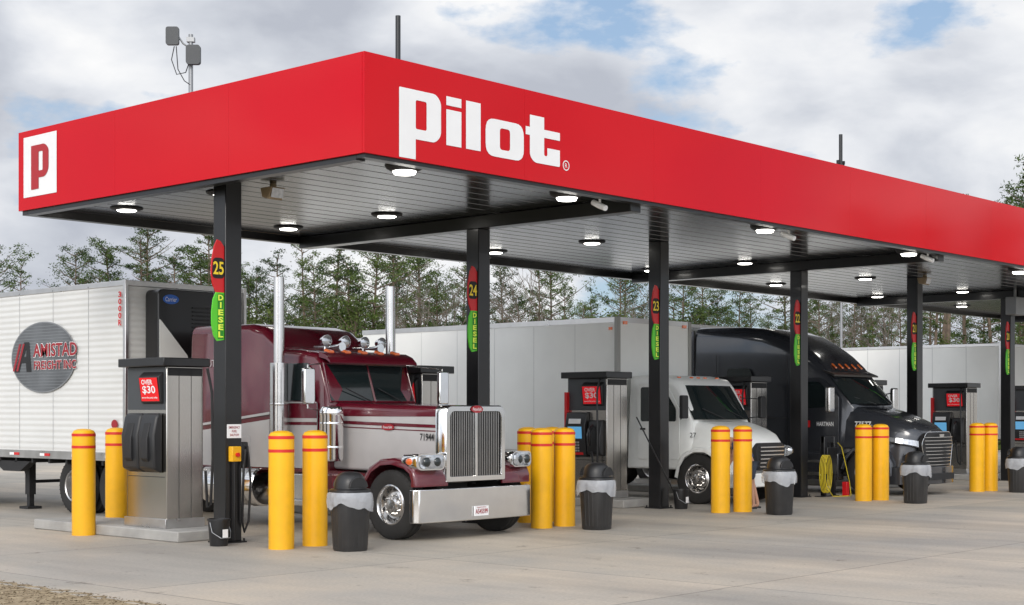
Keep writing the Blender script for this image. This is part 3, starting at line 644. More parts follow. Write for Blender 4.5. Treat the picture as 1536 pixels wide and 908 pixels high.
# ------------------------------------------------------------------ maroon conventional truck
def conventional():
    t = thing('semi_truck', 'maroon and silver long nosed semi truck with chrome stacks', 'truck', (16.58, 15.65, 0))
    out = [(-1.28, .22), (-1.28, .14), (-1.22, .07), (-1.0, .035), (-.5, .01), (0, 0), (.5, .01), (1.0, .035), (1.22, .07), (1.28, .14), (1.28, .22)]
    inn = [(p[0] * .965, p[1] + (.05 if abs(p[0]) < 1.25 else 0)) for p in out][::-1]
    bp = B().prism(out + inn, 'z', .27, .76).make('bumper', CHROME, t, bevel=.012)
    B().box(-.16, .16, -.022, -.010, .33, .48).make('licence_plate', WHITEP, bp, bevel=.004); text('A545599', '-y', (0, -.026, .40), .27, .075, DKRED, bp, bold=.02); text('PENNSYLVANIA', '-y', (0, -.026, .46), .2, .02, DKRED, bp)
    g = B()
    fr = rnd([(-.66, .84), (.66, .84), (.66, 2.0, .12), (-.66, 2.0, .12)], .03, 5)
    rg = lambda sx, y, dz=0: [((p[0]) * sx, y, (p[1] - 1.42) * (1 - (1 - sx) * 1.1) + 1.42) for p in fr]
    g.loft([rg(1, .30), rg(1, .12), rg(.97, .085), rg(.86, .085), rg(.845, .11), rg(.845, .18)], cap=False); g.box(-.022, .022, .08, .14, .92, 1.90)
    gr = g.make('grille_surround', CHROME, t)
    b = B()
    for k in range(-13, 14):
        if k: b.box(k * .0395 - .006, k * .0395 + .006, .105, .15, .93, 1.90)
    b.make('grille_bars', CHROMED, gr); B().box(-.57, .57, .155, .18, .9, 1.92).make('grille_screen', BLACKM, gr)
    shape([ell(.13, .055)], '-y', (0, .07, 1.94), DKRED, gr, 'badge'); text('Peterbilt', '-y', (0, .066, 1.94), .19, .05, WHITEP, gr, 'badge_lettering')
    hs = [(.24, .63, .92, 1.985), (.8, .68, .95, 2.0), (1.5, .75, .98, 2.02), (2.42, .84, 1.0, 2.05)]
    hd = B().loft([rr(y, hw, z0, z1, .12, 6) for y, hw, z0, z1 in hs]).make('hood', CREAM, t)
    b = B(); rings = []
    for y, hw, z0, z1 in hs:
        pts = rr(y, hw + .004, z0, z1 + .004, .124, 6); pts = pts[7:21]
        zl = z1 - .15 - .06 * (y / 2.2); rings.append([(hw + .004, y, zl)] + pts + [(-hw - .004, y, zl)])
    b.loft(rings, cap=False, closed=False); b.make('hood_top', MAROON, hd, recalc=False)
    for dz, th in ((.28, .05), (.37, .016)):
        for s in (-1, 1):
            v = []
            for y, hw, z0, z1 in hs: v += [(s * (hw + .006), y, z1 - dz), (s * (hw + .006), y, z1 - dz - th)]
            B().add(v, [(2 * i, 2 * i + 2, 2 * i + 3, 2 * i + 1) for i in range(3)]).make('pinstripe', MAROON, hd, recalc=False)
    text('171944', '-x', (-.665, .50, 1.52), .34, .11, BLACKM, hd, bold=.02)
    shape([ell(.14, .05)], '-x', (-.745, 1.25, 1.665), DKRED, hd, 'badge'); text('Peterbilt', '-x', (-.75, 1.25, 1.665), .2, .04, WHITEP, hd, 'badge_lettering')
    for s in (-1, 1):
        fender(t, [(.10, .80), (.10, .92), (.16, 1.06), (.32, 1.16), (.6, 1.22), (.88, 1.20), (1.12, 1.08), (1.27, .90), (1.36, .70), (1.42, .52)], s * 1.27, s * .60, MAROON)
        B().add([(s * .66, .25, .5), (s * .66, 1.5, .5), (s * .74, 1.5, 1.15), (s * .68, .25, 1.12)], [(0, 1, 2, 3)]).make('inner_panel', BLACKM, t)
        sh = lambda p, y, k: (s * 1.0 + p[0] * k, y + .07 * ((s * p[0] / .27 + 1) / 2) ** 2, 1.165 + p[1] * k)
        R4 = rnd([(-.27, -.125), (.27, -.125), (.27, .125), (-.27, .125)], .10)
        hl = B().loft([[sh(p, y, k) for p in R4] for y, k in ((.02, .96), (.05, 1.0), (.34, .95), (.46, .5))]).make('headlight', CHROME, t)
        B().loft([[sh(p, y, k) for p in R4] for y, k in ((.018, .84), (-.005, .80), (-.014, .6))]).make('lens', LENS, hl)
        for dx in (-.11, .09): B().ball((s * 1.0 + dx, .005 + (.02 if dx * s > 0 else 0), 1.165), .07, 12, (1, .45, 1)).make('bulb_cover', GLASS, hl)
        B().ball((s * 1.25, .24, 1.17), .055, 10, (.6, 1.6, 1)).make('turn_signal', AMBER, t)
        wheel(t, s * 1.22, .70, s, front=True, rim=CHROMED)
        b = B().lathe([(.05, .0), (.17, .02), (.185, .06), (.185, .72), (.19, .73), (.19, .80), (.15, .86), (.05, .88)], (s * 1.14, 2.1, 1.12), 'z', 26, True)
        for z in (1.35, 1.72): b.lathe([(.186, z - .02), (.192, z), (.186, z + .02)], (s * 1.14, 2.1, 0), 'z', 26)
        b.make('air_cleaner', CHROME, t)
        st = B().tube([(s * 1.22, 3.28, .95), (s * 1.22, 3.28, 2.6), (s * 1.22, 3.28, 4.05)], .085, 24, True).make('exhaust_stack', CHROMED, t)
        B().cyl((s * 1.22, 3.28, 1.55), (s * 1.22, 3.28, 2.68), .145, n=24).lathe([(.147, 2.0), (.152, 2.02), (.147, 2.04)], (s * 1.22, 3.28, 0), 'z', 24).make('heat_shield', CHROMED, st)
        mr = B().loft([[(s * 1.47 + p[0], y, 2.30 + p[1]) for p in rnd([(-.11, -.28), (.11, -.28), (.11, .28), (-.11, .28)], .05)] for y in (2.22, 2.30)]).make('mirror', CHROME, t, bevel=.02)
        B().tube([(s * .97, 2.55, 2.66), (s * 1.47, 2.28, 2.62), (s * 1.47, 2.28, 1.96), (s * .97, 2.55, 1.92)], .014, 8).make('mirror_arm', CHROMED, mr)
        b = B().lathe([(.05, 0), (.30, .015), (.33, .05), (.33, 1.45), (.30, 1.49), (.05, 1.5)], (s * .93, 3.95, .68), 'y', 30, True)
        tk = b.make('fuel_tank', CHROME, t)
        b = B()
        for y in (4.2, 4.7, 5.2): b.lathe([(.332, -.03), (.338, -.03), (.338, .03), (.332, .03)], (s * .93, y, .68), 'y', 30)
        b.make('tank_strap', ALUM, tk)
        B().box(min(s * .7, s * 1.25), max(s * .7, s * 1.25), 1.55, 3.1, .42, .52).box(min(s * .75, s * 1.2), max(s * .75, s * 1.2), 2.3, 3.1, .52, .92).make('step_box', CHROMED, t, bevel=.015)
        B().box(min(s * .7, s * 1.2), max(s * .7, s * 1.2), 5.5, 6.1, .45, .98).make('tool_box', ALUM, t, bevel=.02)
        B().prism([(1.42, .55), (1.42, .95), (2.2, .98), (3.6, .95), (3.6, .9)], 'x', min(s * .80, s * .96), max(s * .80, s * .96)).make('cab_skirt', MAROON, t)
    cr = [(2.38, .93, .95, 2.06), (2.44, .99, .92, 2.26), (2.60, 1.01, .92, 2.72), (2.72, 1.01, .92, 2.84), (3.1, 1.01, .92, 2.90), (3.66, 1.01, .92, 2.94)]
    cb = B().loft([rr(y, hw, z0, z1, .12, 4, hwt=hw - .05) for y, hw, z0, z1 in cr]).make('cab', MAROON, t)
    for x0, x1 in ((-.91, -.015), (.015, .91)):
        B().add([(x0, 2.345 + abs(x0) * .05, 2.07), (x1, 2.345 + abs(x1) * .05, 2.07), (x1 * .97, 2.545 + abs(x1) * .04, 2.66), (x0 * .97, 2.545 + abs(x0) * .04, 2.66)], [(0, 1, 2, 3)]).make('windshield', GLASS, cb, recalc=False)
    b = B()
    for s in (-1, 1):
        b.tube([(0, 2.335, 2.06), (s * .92, 2.38, 2.06), (s * .90, 2.58, 2.67), (0, 2.545, 2.67)], .02, 6)
    b.tube([(0, 2.33, 2.06), (0, 2.545, 2.67)], .018, 6)
    b.make('windshield_frame', MAROON, cb)
    B().tube([(-.1, 2.32, 2.07), (-.6, 2.38, 2.28)], .01, 5).make('wiper', BLACKM, cb); B().tube([(.6, 2.34, 2.07), (.1, 2.38, 2.28)], .01, 5).make('wiper', BLACKM, cb)
    B().prism([(2.62, 2.86), (2.46, 2.80), (2.36, 2.71), (2.35, 2.67), (2.45, 2.73), (2.62, 2.77)], 'x', -.95, .95).make('sun_visor', MAROON, t)
    for s in (-1, 1):
        x = s * 1.012
        d = B().prism(rnd([(2.58, 1.0), (3.52, 1.0), (3.52, 2.06), (2.58, 2.06)], .05), 'x', min(x, x + s * .012), max(x, x + s * .012)).make('door', CREAM, cb, bevel=.004)
        B().prism([(2.58, 1.80), (3.52, 1.80), (3.52, 2.04), (2.58, 2.04)], 'x', min(x + s * .013, x + s * .016), max(x + s * .013, x + s * .016)).make('door_stripe', MAROON, d)
        B().prism([(2.58, 1.69), (3.52, 1.69), (3.52, 1.74), (2.58, 1.74)], 'x', min(x + s * .013, x + s * .016), max(x + s * .013, x + s * .016)).make('door_stripe', MAROON, d)
        b = B(); F = (lambda u, w: (s * (1.018 - max(0, w - 2.0) * .055), u, w))
        P = rnd([(2.62, 2.08), (3.42, 2.08), (3.44, 2.68), (2.82, 2.68)], .06); b.add([F(*p) for p in P], [list(range(len(P)))]); b.make('side_window', GLASS, d, recalc=False)
        B().box(min(x, x + s * .04), max(x, x + s * .04), 3.3, 3.46, 1.86, 1.9).make('door_handle', CHROME, d)
        B().tube([(s * 1.02, 3.58, 1.2), (s * 1.07, 3.58, 1.25), (s * 1.07, 3.58, 2.1), (s * 1.02, 3.58, 2.15)], .014, 6).make('grab_handle', CHROME, cb)
    for x in (-.72, -.36, 0, .36, .72): B().loft([rr(y, .055, z - .0, z + .06, .03, 3, cx=x) for y, z in ((2.58, 2.82), (2.70, 2.85))]).make('marker_lamp', AMBER, cb)
    for x in (-.62, -.22, .2, .58):
        l = B().lathe([(.01, .14), (.06, .12), (.095, .03), (.10, 0)], (x, 2.80, 3.04), 'y', 18, True).cyl((x, 2.86, 2.86), (x, 2.86, 2.97), .015).make('roof_lamp', CHROME, cb)
        B().lathe([(.098, 0), (.06, -.02), (.005, -.03)], (x, 2.80, 3.04), 'y', 18, True).make('lens', LENS, l)
    for x in (-.42, .42):
        B().tube([(x, 2.66, 2.95), (x, 2.76, 2.95), (x, 2.96, 2.95), (x, 3.35, 2.96)], [.075, .04, .025, .02], 14).cyl((x, 3.1, 2.87), (x, 3.1, 2.95), .012).make('air_horn', CHROME, cb)
    sr = [(3.55, 1.02, .95, 2.95), (3.68, 1.04, .95, 3.08), (3.95, 1.06, .95, 3.28), (4.3, 1.07, .95, 3.36), (5.85, 1.07, .95, 3.38), (5.92, 1.03, 1.0, 3.32)]
    sl = B().loft([rr(y, hw, z0, z1, .16, 5, hwt=hw - .04) for y, hw, z0, z1 in sr]).make('sleeper', MAROON, t)
    for s in (-1, 1):
        x = s * 1.078
        B().prism([(3.7, 1.0), (5.88, 1.0), (5.88, 1.55), (3.7, 1.78)], 'x', min(x, x - s * .01), max(x, x - s * .01)).make('silver_panel', CREAM, sl)
        B().prism([(3.7, 1.86), (5.88, 1.63), (5.88, 1.67), (3.7, 1.90)], 'x', min(x, x - s * .01), max(x, x - s * .01)).make('pinstripe', CREAM, sl)
        B().prism([(4.2, 1.05), (5.2, 1.05), (5.2, 1.50), (4.2, 1.50)], 'x', min(x + s * .002, x + s * .01), max(x + s * .002, x + s * .01)).make('hatch', CREAM, sl, bevel=.004)
        text('SOUTH', '-x' if s < 0 else '+x', (s * 1.075, 5.3, 2.72), .5, .12, CREAM, sl)
    b = B().box(-.42, -.34, .5, 10.1, .78, 1.02).box(.34, .42, .5, 10.1, .78, 1.02).box(-.9, .9, 8.3, 8.5, .95, 1.0)
    for y in (7.85, 9.2): b.cyl((-1.1, y, .52), (1.1, y, .52), .09).lathe([(.05, -.2), (.2, -.1), (.2, .1), (.05, .2)], (0, y, .52), 'y', 14)
    b.cyl((-1.0, .7, .52), (1.0, .7, .52), .06); b.box(-.34, .34, .6, 2.2, .6, 1.2).make('chassis', BLACKM, t)
    B().lathe([(.05, 1.12), (.42, 1.12), (.44, 1.06), (.05, 1.0)], (0, 8.4, 0), 'z', 24, True).make('coupling_plate', BLACKM, t)
    for y in (7.85, 9.2): duals(t, y, 1.28)
    return t
conventional()
# ------------------------------------------------------------------ white box truck
def glassgrid(parent, rows, m=GLASS, name='windshield'):
    b = B(); us = (-1, -.92, -.8, -.6, -.3, 0, .3, .6, .8, .92, 1); vs = []
    for hw, y, z, dy in rows: vs += [(u * hw, y + dy * abs(u) ** 3, z) for u in us]
    n = len(us); fs = [(k * n + i, k * n + i + 1, (k + 1) * n + i + 1, (k + 1) * n + i) for k in range(len(rows) - 1) for i in range(n - 1)]
    return b.add(vs, fs).make(name, m, parent, recalc=False)
def roundnose(rings):
    out = []
    for y, hw, z0, z1, rad, hwt, bl in rings:
        r = rr(y, hw, z0, z1, rad, 5, hwt=hwt); out.append([(p[0], p[1] + bl * (abs(p[0]) / hw) ** 3, p[2]) for p in r])
    return out
def boxtruck():
    t = thing('box_truck', 'white box truck with rounded hood parked behind two yellow bollards', 'truck', (26.70, 17.0, 0))
    hd = B().loft(roundnose([(-.04, .72, .62, 1.14, .18, .60, .22), (.02, .86, .6, 1.30, .24, .74, .20), (.2, .98, .6, 1.44, .26, .82, .12), (.45, 1.02, .64, 1.54, .26, .88, .06), (.8, 1.06, 1.02, 1.64, .24, .94, 0), (1.35, 1.10, 1.0, 1.75, .18, 1.02, 0)])).make('hood', TWHITE, t, ang=50)
    b = B().loft([[(p[0], y + .1 * p[0] ** 2, p[1]) for p in rnd([(-.46, .70), (.46, .70), (.56, 1.14), (.44, 1.26), (-.44, 1.26), (-.56, 1.14)], .08)] for y in (-.08, .06)]); g = b.make('grille', BLACKM, hd)
    b = B()
    for k in range(6): b.box(-.44, .44, -.095, -.075, .76 + k * .08, .785 + k * .08)
    b.make('grille_bars', CHROMED, g)
    B().prism([(-1.15, .42), (-1.12, .1), (-.9, -.08), (.9, -.08), (1.12, .1), (1.15, .42), (1.08, .42), (.85, .05), (-.85, .05), (-1.08, .42)], 'z', .36, .64).make('bumper', TWHITE, t, bevel=.02)
    cb = B().loft(roundnose([(1.02, 1.04, .8, 1.72, .1, 1.03, .16), (1.16, 1.14, .72, 1.96, .14, 1.08, .14), (1.48, 1.17, .7, 2.46, .16, 1.06, .08), (1.66, 1.17, .7, 2.60, .16, 1.06, 0), (2.1, 1.17, .7, 2.68, .14, 1.06, 0), (2.78, 1.16, .7, 2.67, .12, 1.06, 0)])).make('cab', TWHITE, t)
    glassgrid(cb, [(1.03, .98, 1.74, .17), (1.03, 1.22, 2.10, .14), (.99, 1.45, 2.46, .11)])
    B().tube([(-.2, .96, 1.76), (-.75, 1.14, 1.97)], .01, 5).make('wiper', BLACKM, cb); B().tube([(.6, 1.0, 1.76), (.1, 1.11, 1.95)], .01, 5).make('wiper', BLACKM, cb)
    for s in (-1, 1):
        x = s * 1.173
        d = B().prism(rnd([(1.42, .9), (2.5, .9), (2.5, 2.5), (1.75, 2.5), (1.42, 1.95)], .06), 'x', min(x, x - s * .02), max(x, x - s * .02)).make('door', TWHITE, cb, bevel=.004)
        P = rnd([(1.50, 1.70), (2.42, 1.70), (2.42, 2.42), (1.82, 2.42), (1.50, 1.96)], .05)
        B().add([(s * 1.179, u, w) for u, w in P], [list(range(len(P)))]).make('side_window', GLASS, d, recalc=False)
        B().box(min(x, x + s * .03), max(x, x + s * .03), 2.3, 2.42, 1.52, 1.56).make('door_handle', BLACKM, d)
        fender(t, [(.34, .50), (.34, .82), (.48, 1.05), (.75, 1.17), (1.05, 1.17), (1.32, 1.04), (1.48, .8), (1.54, .55)], s * 1.22, s * .7, TWHITE)
        B().box(s * .97 - .005, s * .97 + .07 * s if s > 0 else s * .97 + .005, 1.45, 1.62, .6, 1.3).make('vent_panel', BLACKM, hd) if False else None
        B().ball((s * .93, .20, 1.08), .17, 14, (.62, 1.25, .72)).make('headlight', LENS, t)
        wheel(t, s * 1.18, .98, s, r=.52, front=True, rim=CHROMED)
        mr = B().loft([[(s * 1.46 + p[0], y, 2.0 + p[1]) for p in rnd([(-.1, -.24), (.1, -.24), (.1, .24), (-.1, .24)], .04)] for y in (1.05, 1.15)]).make('mirror', BLACKM, t, bevel=.02)
        B().tube([(s * 1.15, 1.4, 2.2), (s * 1.46, 1.12, 2.18), (s * 1.46, 1.12, 1.8), (s * 1.15, 1.4, 1.75)], .014, 6).make('mirror_arm', BLACKM, mr)
        B().box(min(s * .7, s * 1.15), max(s * .7, s * 1.15), 1.65, 2.6, .38, .48).make('step', ALUM, t)
    for x in (-.7, -.25, 0, .25, .7): B().box(x - .035, x + .035, 1.74, 1.80, 2.61, 2.645).make('marker_lamp', AMBER, cb, bevel=.008)
    text('27', '-x', (-1.11, 1.12, 1.42), .16, .1, BLACKM, hd)
    L = 8.1; y0 = 2.93; hw = 1.3
    bx = B().box(-hw, hw, y0, y0 + L, .98, 3.90).make('cargo_box', BOXW, t, bevel=.03)
    B().box(-hw - .012, hw + .012, y0 - .01, y0 + L, .9, 1.05).box(-hw - .012, hw + .012, y0 - .012, y0 + L, 3.82, 3.93).make('box_rail', ALUM, bx)
    pg = mat('post_grey', (.34, .34, .32), .5, .3)
    for s in (-1, 1): B().box(s * hw - .05, s * hw + .05, y0 - .03, y0 + .07, .92, 3.94).make('corner_post', pg, bx, bevel=.01)
    for q in ((-1.15, -1.02, y0 - .035, y0 - .01, 3.78, 3.85), (1.02, 1.15, y0 - .035, y0 - .01, 3.78, 3.85), (-1.32, -1.31, y0 + .15, y0 + .25, 3.66, 3.72)): B().box(*q).make('clearance_lamp', AMBER, bx)
    b = B()
    for k in range(1, 7): b.box(-hw - .003, -hw, y0 + k * 1.2 - .002, y0 + k * 1.2 + .002, 1.06, 3.8)
    b.make('panel_joint', GREYM, bx)
    B().box(-.42, -.34, .3, y0 + L - .2, .68, .9).box(.34, .42, .3, y0 + L - .2, .68, .9).cyl((-1, .95, .5), (1, .95, .5), .06).cyl((-1, 8.6, .5), (1, 8.6, .5), .09).make('chassis', BLACKM, t)
    B().cyl((-.95, 3.2, .62), (-.95, 4.3, .62), .26).make('fuel_tank', ALUM, t)
    duals(t, 8.6, 1.24)
boxtruck()
# ------------------------------------------------------------------ black aerodynamic truck
def aero():
    t = thing('semi_truck', 'charcoal black high roofed aerodynamic semi truck right of the white box truck', 'truck', (32.05, 15.9, 0))
    hd = B().loft(roundnose([(-.02, .72, .62, 1.26, .15, .62, .22), (.05, .85, .60, 1.44, .2, .72, .24), (.3, 1.02, .62, 1.60, .24, .82, .18), (.7, 1.1, 1.02, 1.76, .28, .88, .05), (1.2, 1.14, 1.05, 1.92, .26, .94, 0), (1.75, 1.15, 1.05, 2.06, .2, 1.0, 0)])).make('hood', GRAYC, t, ang=50)
    g = B().loft([[(p[0], y + .12 * abs(p[0]) ** 2, p[1]) for p in rnd([(-.56, .64), (.56, .64), (.74, 1.18, .1), (.56, 1.42, .1), (-.56, 1.42, .1), (-.74, 1.18, .1)], .06)] for y in (-.07, .06)]); g = g.make('grille', BLACKM, hd)
    b = B()
    for k in range(9): z = .69 + k * .078; wv = .58 + .10 * (k / 8); b.prism([(-wv, -.035), (-.3, -.095), (0, -.105), (.3, -.095), (wv, -.035), (wv, -.02), (0, -.08), (-wv, -.02)], 'z', z, z + .015)
    b.make('grille_bars', CHROMED, g)
    tr = rnd([(-.58, .62), (.58, .62), (.76, 1.18, .1), (.58, 1.44, .1), (-.58, 1.44, .1), (-.76, 1.18, .1)], .06)
    B().tube([(p[0], -.06 + .12 * p[0] ** 2, p[1]) for p in tr + tr[:1]], .012, 6).make('grille_surround', CHROMED, hd)
    shape([[(-.10, -.03), (.10, -.03), (.12, .03), (-.12, .03)]], '-y', (0, -.112, 1.36), CHROMED, g, 'badge')
    B().loft([[(p[0], p[1], z) for p in rnd([(-1.2, .72), (-1.2, .32, .15), (-.9, .0, .3), (0, -.12, .3), (.9, 0, .3), (1.2, .32, .15), (1.2, .72), (.9, .72), (-.9, .72)], .02)] for z in (.26, .30, .60, .66)]).make('bumper', GRAYC, t, bevel=.015)
    B().prism([(-.6, -.12), (0, -.16), (.6, -.12), (.6, -.05), (-.6, -.05)], 'z', .36, .50).make('bumper_grille', BLACKM, t)
    raw = [(1.48, 1.0, .95, 2.05, .1, .95, .15), (1.68, 1.12, .9, 2.27, .15, 1.0, .12), (1.95, 1.17, .9, 2.54, .18, 1.04, .10), (2.16, 1.19, .9, 2.80, .20, 1.06, .09), (2.34, 1.20, .9, 3.00, .24, 1.08, .09), (2.62, 1.21, .9, 3.25, .28, 1.10, .09), (2.95, 1.22, .9, 3.49, .32, 1.12, .08), (3.4, 1.23, .9, 3.73, .34, 1.13, .05), (3.95, 1.24, .9, 3.90, .34, 1.15, 0), (4.6, 1.24, .9, 3.97, .32, 1.16, 0), (5.9, 1.24, .9, 4.0, .28, 1.17, 0)]
    cb = B().loft(roundnose(raw)).make('cab', GRAYC, t, ang=50)
    glassgrid(cb, [(.98, 1.45, 2.09, .18), (1.01, 1.70, 2.35, .16), (1.0, 2.02, 2.69, .15)])
    B().tube([(-.2, 1.44, 2.08), (-.8, 1.68, 2.24)], .012, 5).make('wiper', BLACKM, cb); B().tube([(.7, 1.49, 2.08), (.1, 1.62, 2.24)], .012, 5).make('wiper', BLACKM, cb)
    B().loft([[(p[0], y + .13 * abs(p[0]) ** 2, z + p[1]) for p in [(-1.04, 0), (1.04, 0), (1.02, .04), (-1.02, .04)]] for y, z in ((1.92, 2.73), (2.25, 2.86))]).make('sun_visor', BLACKP, cb)
    for s in (-1, 1):
        x = s * 1.205
        d = B().prism(rnd([(1.85, 1.0), (2.95, 1.0), (2.95, 2.70), (2.3, 2.70), (1.85, 2.25)], .08), 'x', min(x, x - s * .03), max(x, x - s * .03)).make('door', GRAYC, cb, bevel=.006)
        P = rnd([(1.95, 2.02), (2.82, 1.98), (2.82, 2.60), (2.36, 2.60), (1.97, 2.24)], .06); B().add([(s * (1.212), u, w) for u, w in P], [list(range(len(P)))]).make('side_window', GLASS, d, recalc=False)
        B().box(min(x, x + s * .04), max(x, x + s * .04), 2.74, 2.86, 1.78, 1.83).make('door_handle', BLACKM, d)
        P = rnd([(4.1, 2.55), (4.9, 2.55), (4.9, 2.95), (4.25, 2.95)], .08); B().add([(s * 1.243, u, w) for u, w in P], [list(range(len(P)))]).make('sleeper_window', GLASS, cb, recalc=False)
        b = B()
        for y in (3.2, 5.2): b.box(s * 1.243 - .004, s * 1.243 + .004, y, y + .012, 1.0, 3.3)
        b.box(s * 1.243 - .004, s * 1.243 + .004, 3.2, 5.88, 1.75, 1.765).make('panel_seam', BLACKM, cb)
        fender(t, [(.5, .45), (.5, .75), (.62, 1.0), (.85, 1.14), (1.2, 1.18), (1.5, 1.08), (1.7, .88), (1.8, .6)], s * 1.24, s * .75, GRAYC)
        wheel(t, s * 1.2, 1.15, s, front=True)
        pts = []
        for k in range(7):
            f = k / 6; hx = .76 + .40 * sin(f * 1.35); yy = .08 + .62 * f ** 1.4; pts.append([(s * (hx + .0), yy - .03, 1.08 + .14 * f), (s * (hx + .045), yy - .03, 1.11 + .14 * f), (s * (hx + .02), yy - .01, 1.24 + .10 * f), (s * (hx - .05), yy + .05, 1.24 + .10 * f), (s * (hx - .05), yy + .05, 1.08 + .14 * f)])
        B().loft(pts).make('headlight', LENS, t)
        B().box(min(s * .95, s * 1.23), max(s * .95, s * 1.23), 1.85, 5.9, .32, .95).make('side_skirt', GRAYC, t, bevel=.03)
        b = B().box(min(s * 1.2, s * 1.25), max(s * 1.2, s * 1.25), 2.2, 3.2, .42, .5).box(min(s * 1.2, s * 1.25), max(s * 1.2, s * 1.25), 2.2, 3.2, .72, .78); b.make('step', ALUM, t)
        mr = B().loft([[(s * 1.52 + p[0], y, 2.18 + p[1]) for p in rnd([(-.12, -.3), (.12, -.3), (.12, .3), (-.12, .3)], .06)] for y in (1.83, 1.95)]).make('mirror', CHROMED, t, bevel=.03)
        B().tube([(s * 1.15, 2.05, 2.3), (s * 1.5, 1.93, 2.36), (s * 1.5, 1.93, 2.0), (s * 1.15, 2.05, 1.95)], .02, 6).make('mirror_arm', BLACKM, mr)
        B().prism([(5.9, 1.0), (6.35, 1.1), (6.35, 3.8), (5.9, 3.9)], 'x', min(s * 1.2, s * 1.235), max(s * 1.2, s * 1.235)).make('side_fairing', GRAYC, t)
    for x in (-.6, -.3, 0, .3, .6): B().loft([rr(y, .04, z, z + .03, .015, 3, cx=x) for y, z in ((2.26, 2.925), (2.36, 3.015))]).make('marker_lamp', AMBER, cb)
    text('77577', '-x', (-1.16, 1.25, 1.62), .42, .12, WHITEP, hd, bold=.02)
    shape([[(-.42, -.08), (-.26, -.08), (-.26, .08), (-.42, .08)]], '-x', (-1.212, 2.34, 1.62), REDS, cb, 'logo_mark'); text('HARTMAN', '-x', (-1.212, 2.2, 1.62), .44, .10, WHITEP, cb, bold=.02)
    B().box(-.42, -.34, .5, 9.6, .78, 1.0).box(.34, .42, .5, 9.6, .78, 1.0).cyl((-1, 1.15, .52), (1, 1.15, .52), .06).make('chassis', BLACKM, t)
    for y in (7.2, 8.5): duals(t, y, 1.24)
aero()
# ------------------------------------------------------------------ person (bent, mostly hidden by a bollard)
def skinfig(name, verts, edges, m, parent, sub=2):
    me = bpy.data.meshes.new(name); me.from_pydata([v[:3] for v in verts], edges, []); o = bpy.data.objects.new(name, me); COL.objects.link(o)
    md = o.modifiers.new('skin', 'SKIN'); md.use_smooth_shade = True
    for i, v in enumerate(verts): me.skin_vertices[0].data[i].radius = (v[3], v[3] if len(v) < 5 else v[4])
    me.skin_vertices[0].data[0].use_root = True
    s = o.modifiers.new('sub', 'SUBSURF'); s.levels = sub; s.render_levels = sub
    me.materials.append(m); o.parent = parent; return o
pr = thing('person', 'person in a navy shirt and dark shorts bending behind the bollard', 'person', (25.13, 16.42, 0), rz=atan2(.7414, -.671))
V = [(0, 0, .93, .13), (.12, 0, 1.10, .12), (.26, 0, 1.24, .14), (.36, 0, 1.32, .10), (.44, 0, 1.36, .055), (.50, 0, 1.40, .07), (.57, 0, 1.43, .085), (.60, 0, 1.47, .06),
     (0, .10, .86, .09), (.03, .11, .48, .06), (0, .11, .40, .055), (-.04, .12, .10, .04), (-.04, .12, .05, .045), (.12, .13, .03, .035),
     (0, -.10, .86, .09), (-.05, -.11, .48, .06), (-.08, -.11, .40, .055), (-.16, -.12, .10, .04), (-.16, -.12, .05, .045), (0, -.13, .03, .035),
     (.32, .17, 1.30, .055), (.36, .22, 1.05, .042), (.46, .18, .84, .03), (.48, .17, .79, .03),
     (.32, -.17, 1.30, .055), (.36, -.22, 1.05, .042), (.46, -.18, .84, .03), (.48, -.17, .79, .03)]
E = [(0, 1), (1, 2), (2, 3), (3, 4), (4, 5), (5, 6), (6, 7), (0, 8), (8, 9), (9, 10), (10, 11), (11, 12), (12, 13), (0, 14), (14, 15), (15, 16), (16, 17), (17, 18), (18, 19), (3, 20), (20, 21), (21, 22), (22, 23), (3, 24), (24, 25), (25, 26), (26, 27)]
for s in (1, -1):
    h = 23 if s == 1 else 27; hp = V[h]
    for k in range(4):
        y = hp[1] + (k - 1.5) * .02; i = len(V); V += [(hp[0] + .03, y, hp[2] - .05, .009), (hp[0] + .05, y, hp[2] - .085 + abs(k - 1.5) * .006, .008), (hp[0] + .045, y, hp[2] - .11 + abs(k - 1.5) * .008, .007)]; E += [(h, i), (i, i + 1), (i + 1, i + 2)]
    i = len(V); V += [(hp[0] + .02, hp[1] - s * .045, hp[2] - .03, .010), (hp[0] + .04, hp[1] - s * .055, hp[2] - .06, .009)]; E += [(h, i), (i, i + 1)]
skinfig('body', V, E, SKIN, pr)
skinfig('shirt', [(-.01, 0, .92, .15), (.12, 0, 1.10, .145), (.26, 0, 1.24, .165), (.38, 0, 1.33, .11), (.32, .19, 1.29, .075), (.345, .22, 1.14, .065), (.32, -.19, 1.29, .075), (.345, -.22, 1.14, .065)], [(0, 1), (1, 2), (2, 3), (2, 4), (4, 5), (2, 6), (6, 7)], NAVY, pr)
skinfig('shorts', [(0, 0, .95, .145), (0, .10, .84, .12), (.02, .115, .55, .095), (0, -.10, .84, .12), (-.04, -.115, .55, .095)], [(0, 1), (1, 2), (0, 3), (3, 4)], DENIM, pr)
B().ball((.575, 0, 1.475), .10, 14, (1.05, .86, .8)).make('hair', HAIR, pr)
for s in (1, -1):
    B().ball((.655, s * .033, 1.40), .012, 8).make('eye', WHITEP, pr)
    o0 = .09 if s > 0 else -.03
    B().loft([[(p[0], p[1] + s * .125, z) for p in rnd([(o0 - .20, -.05), (o0 + .09, -.055), (o0 + .09, .055), (o0 - .20, .05)], .04)] for z in (0, .03)]).make('sandal', BLACKM, pr)
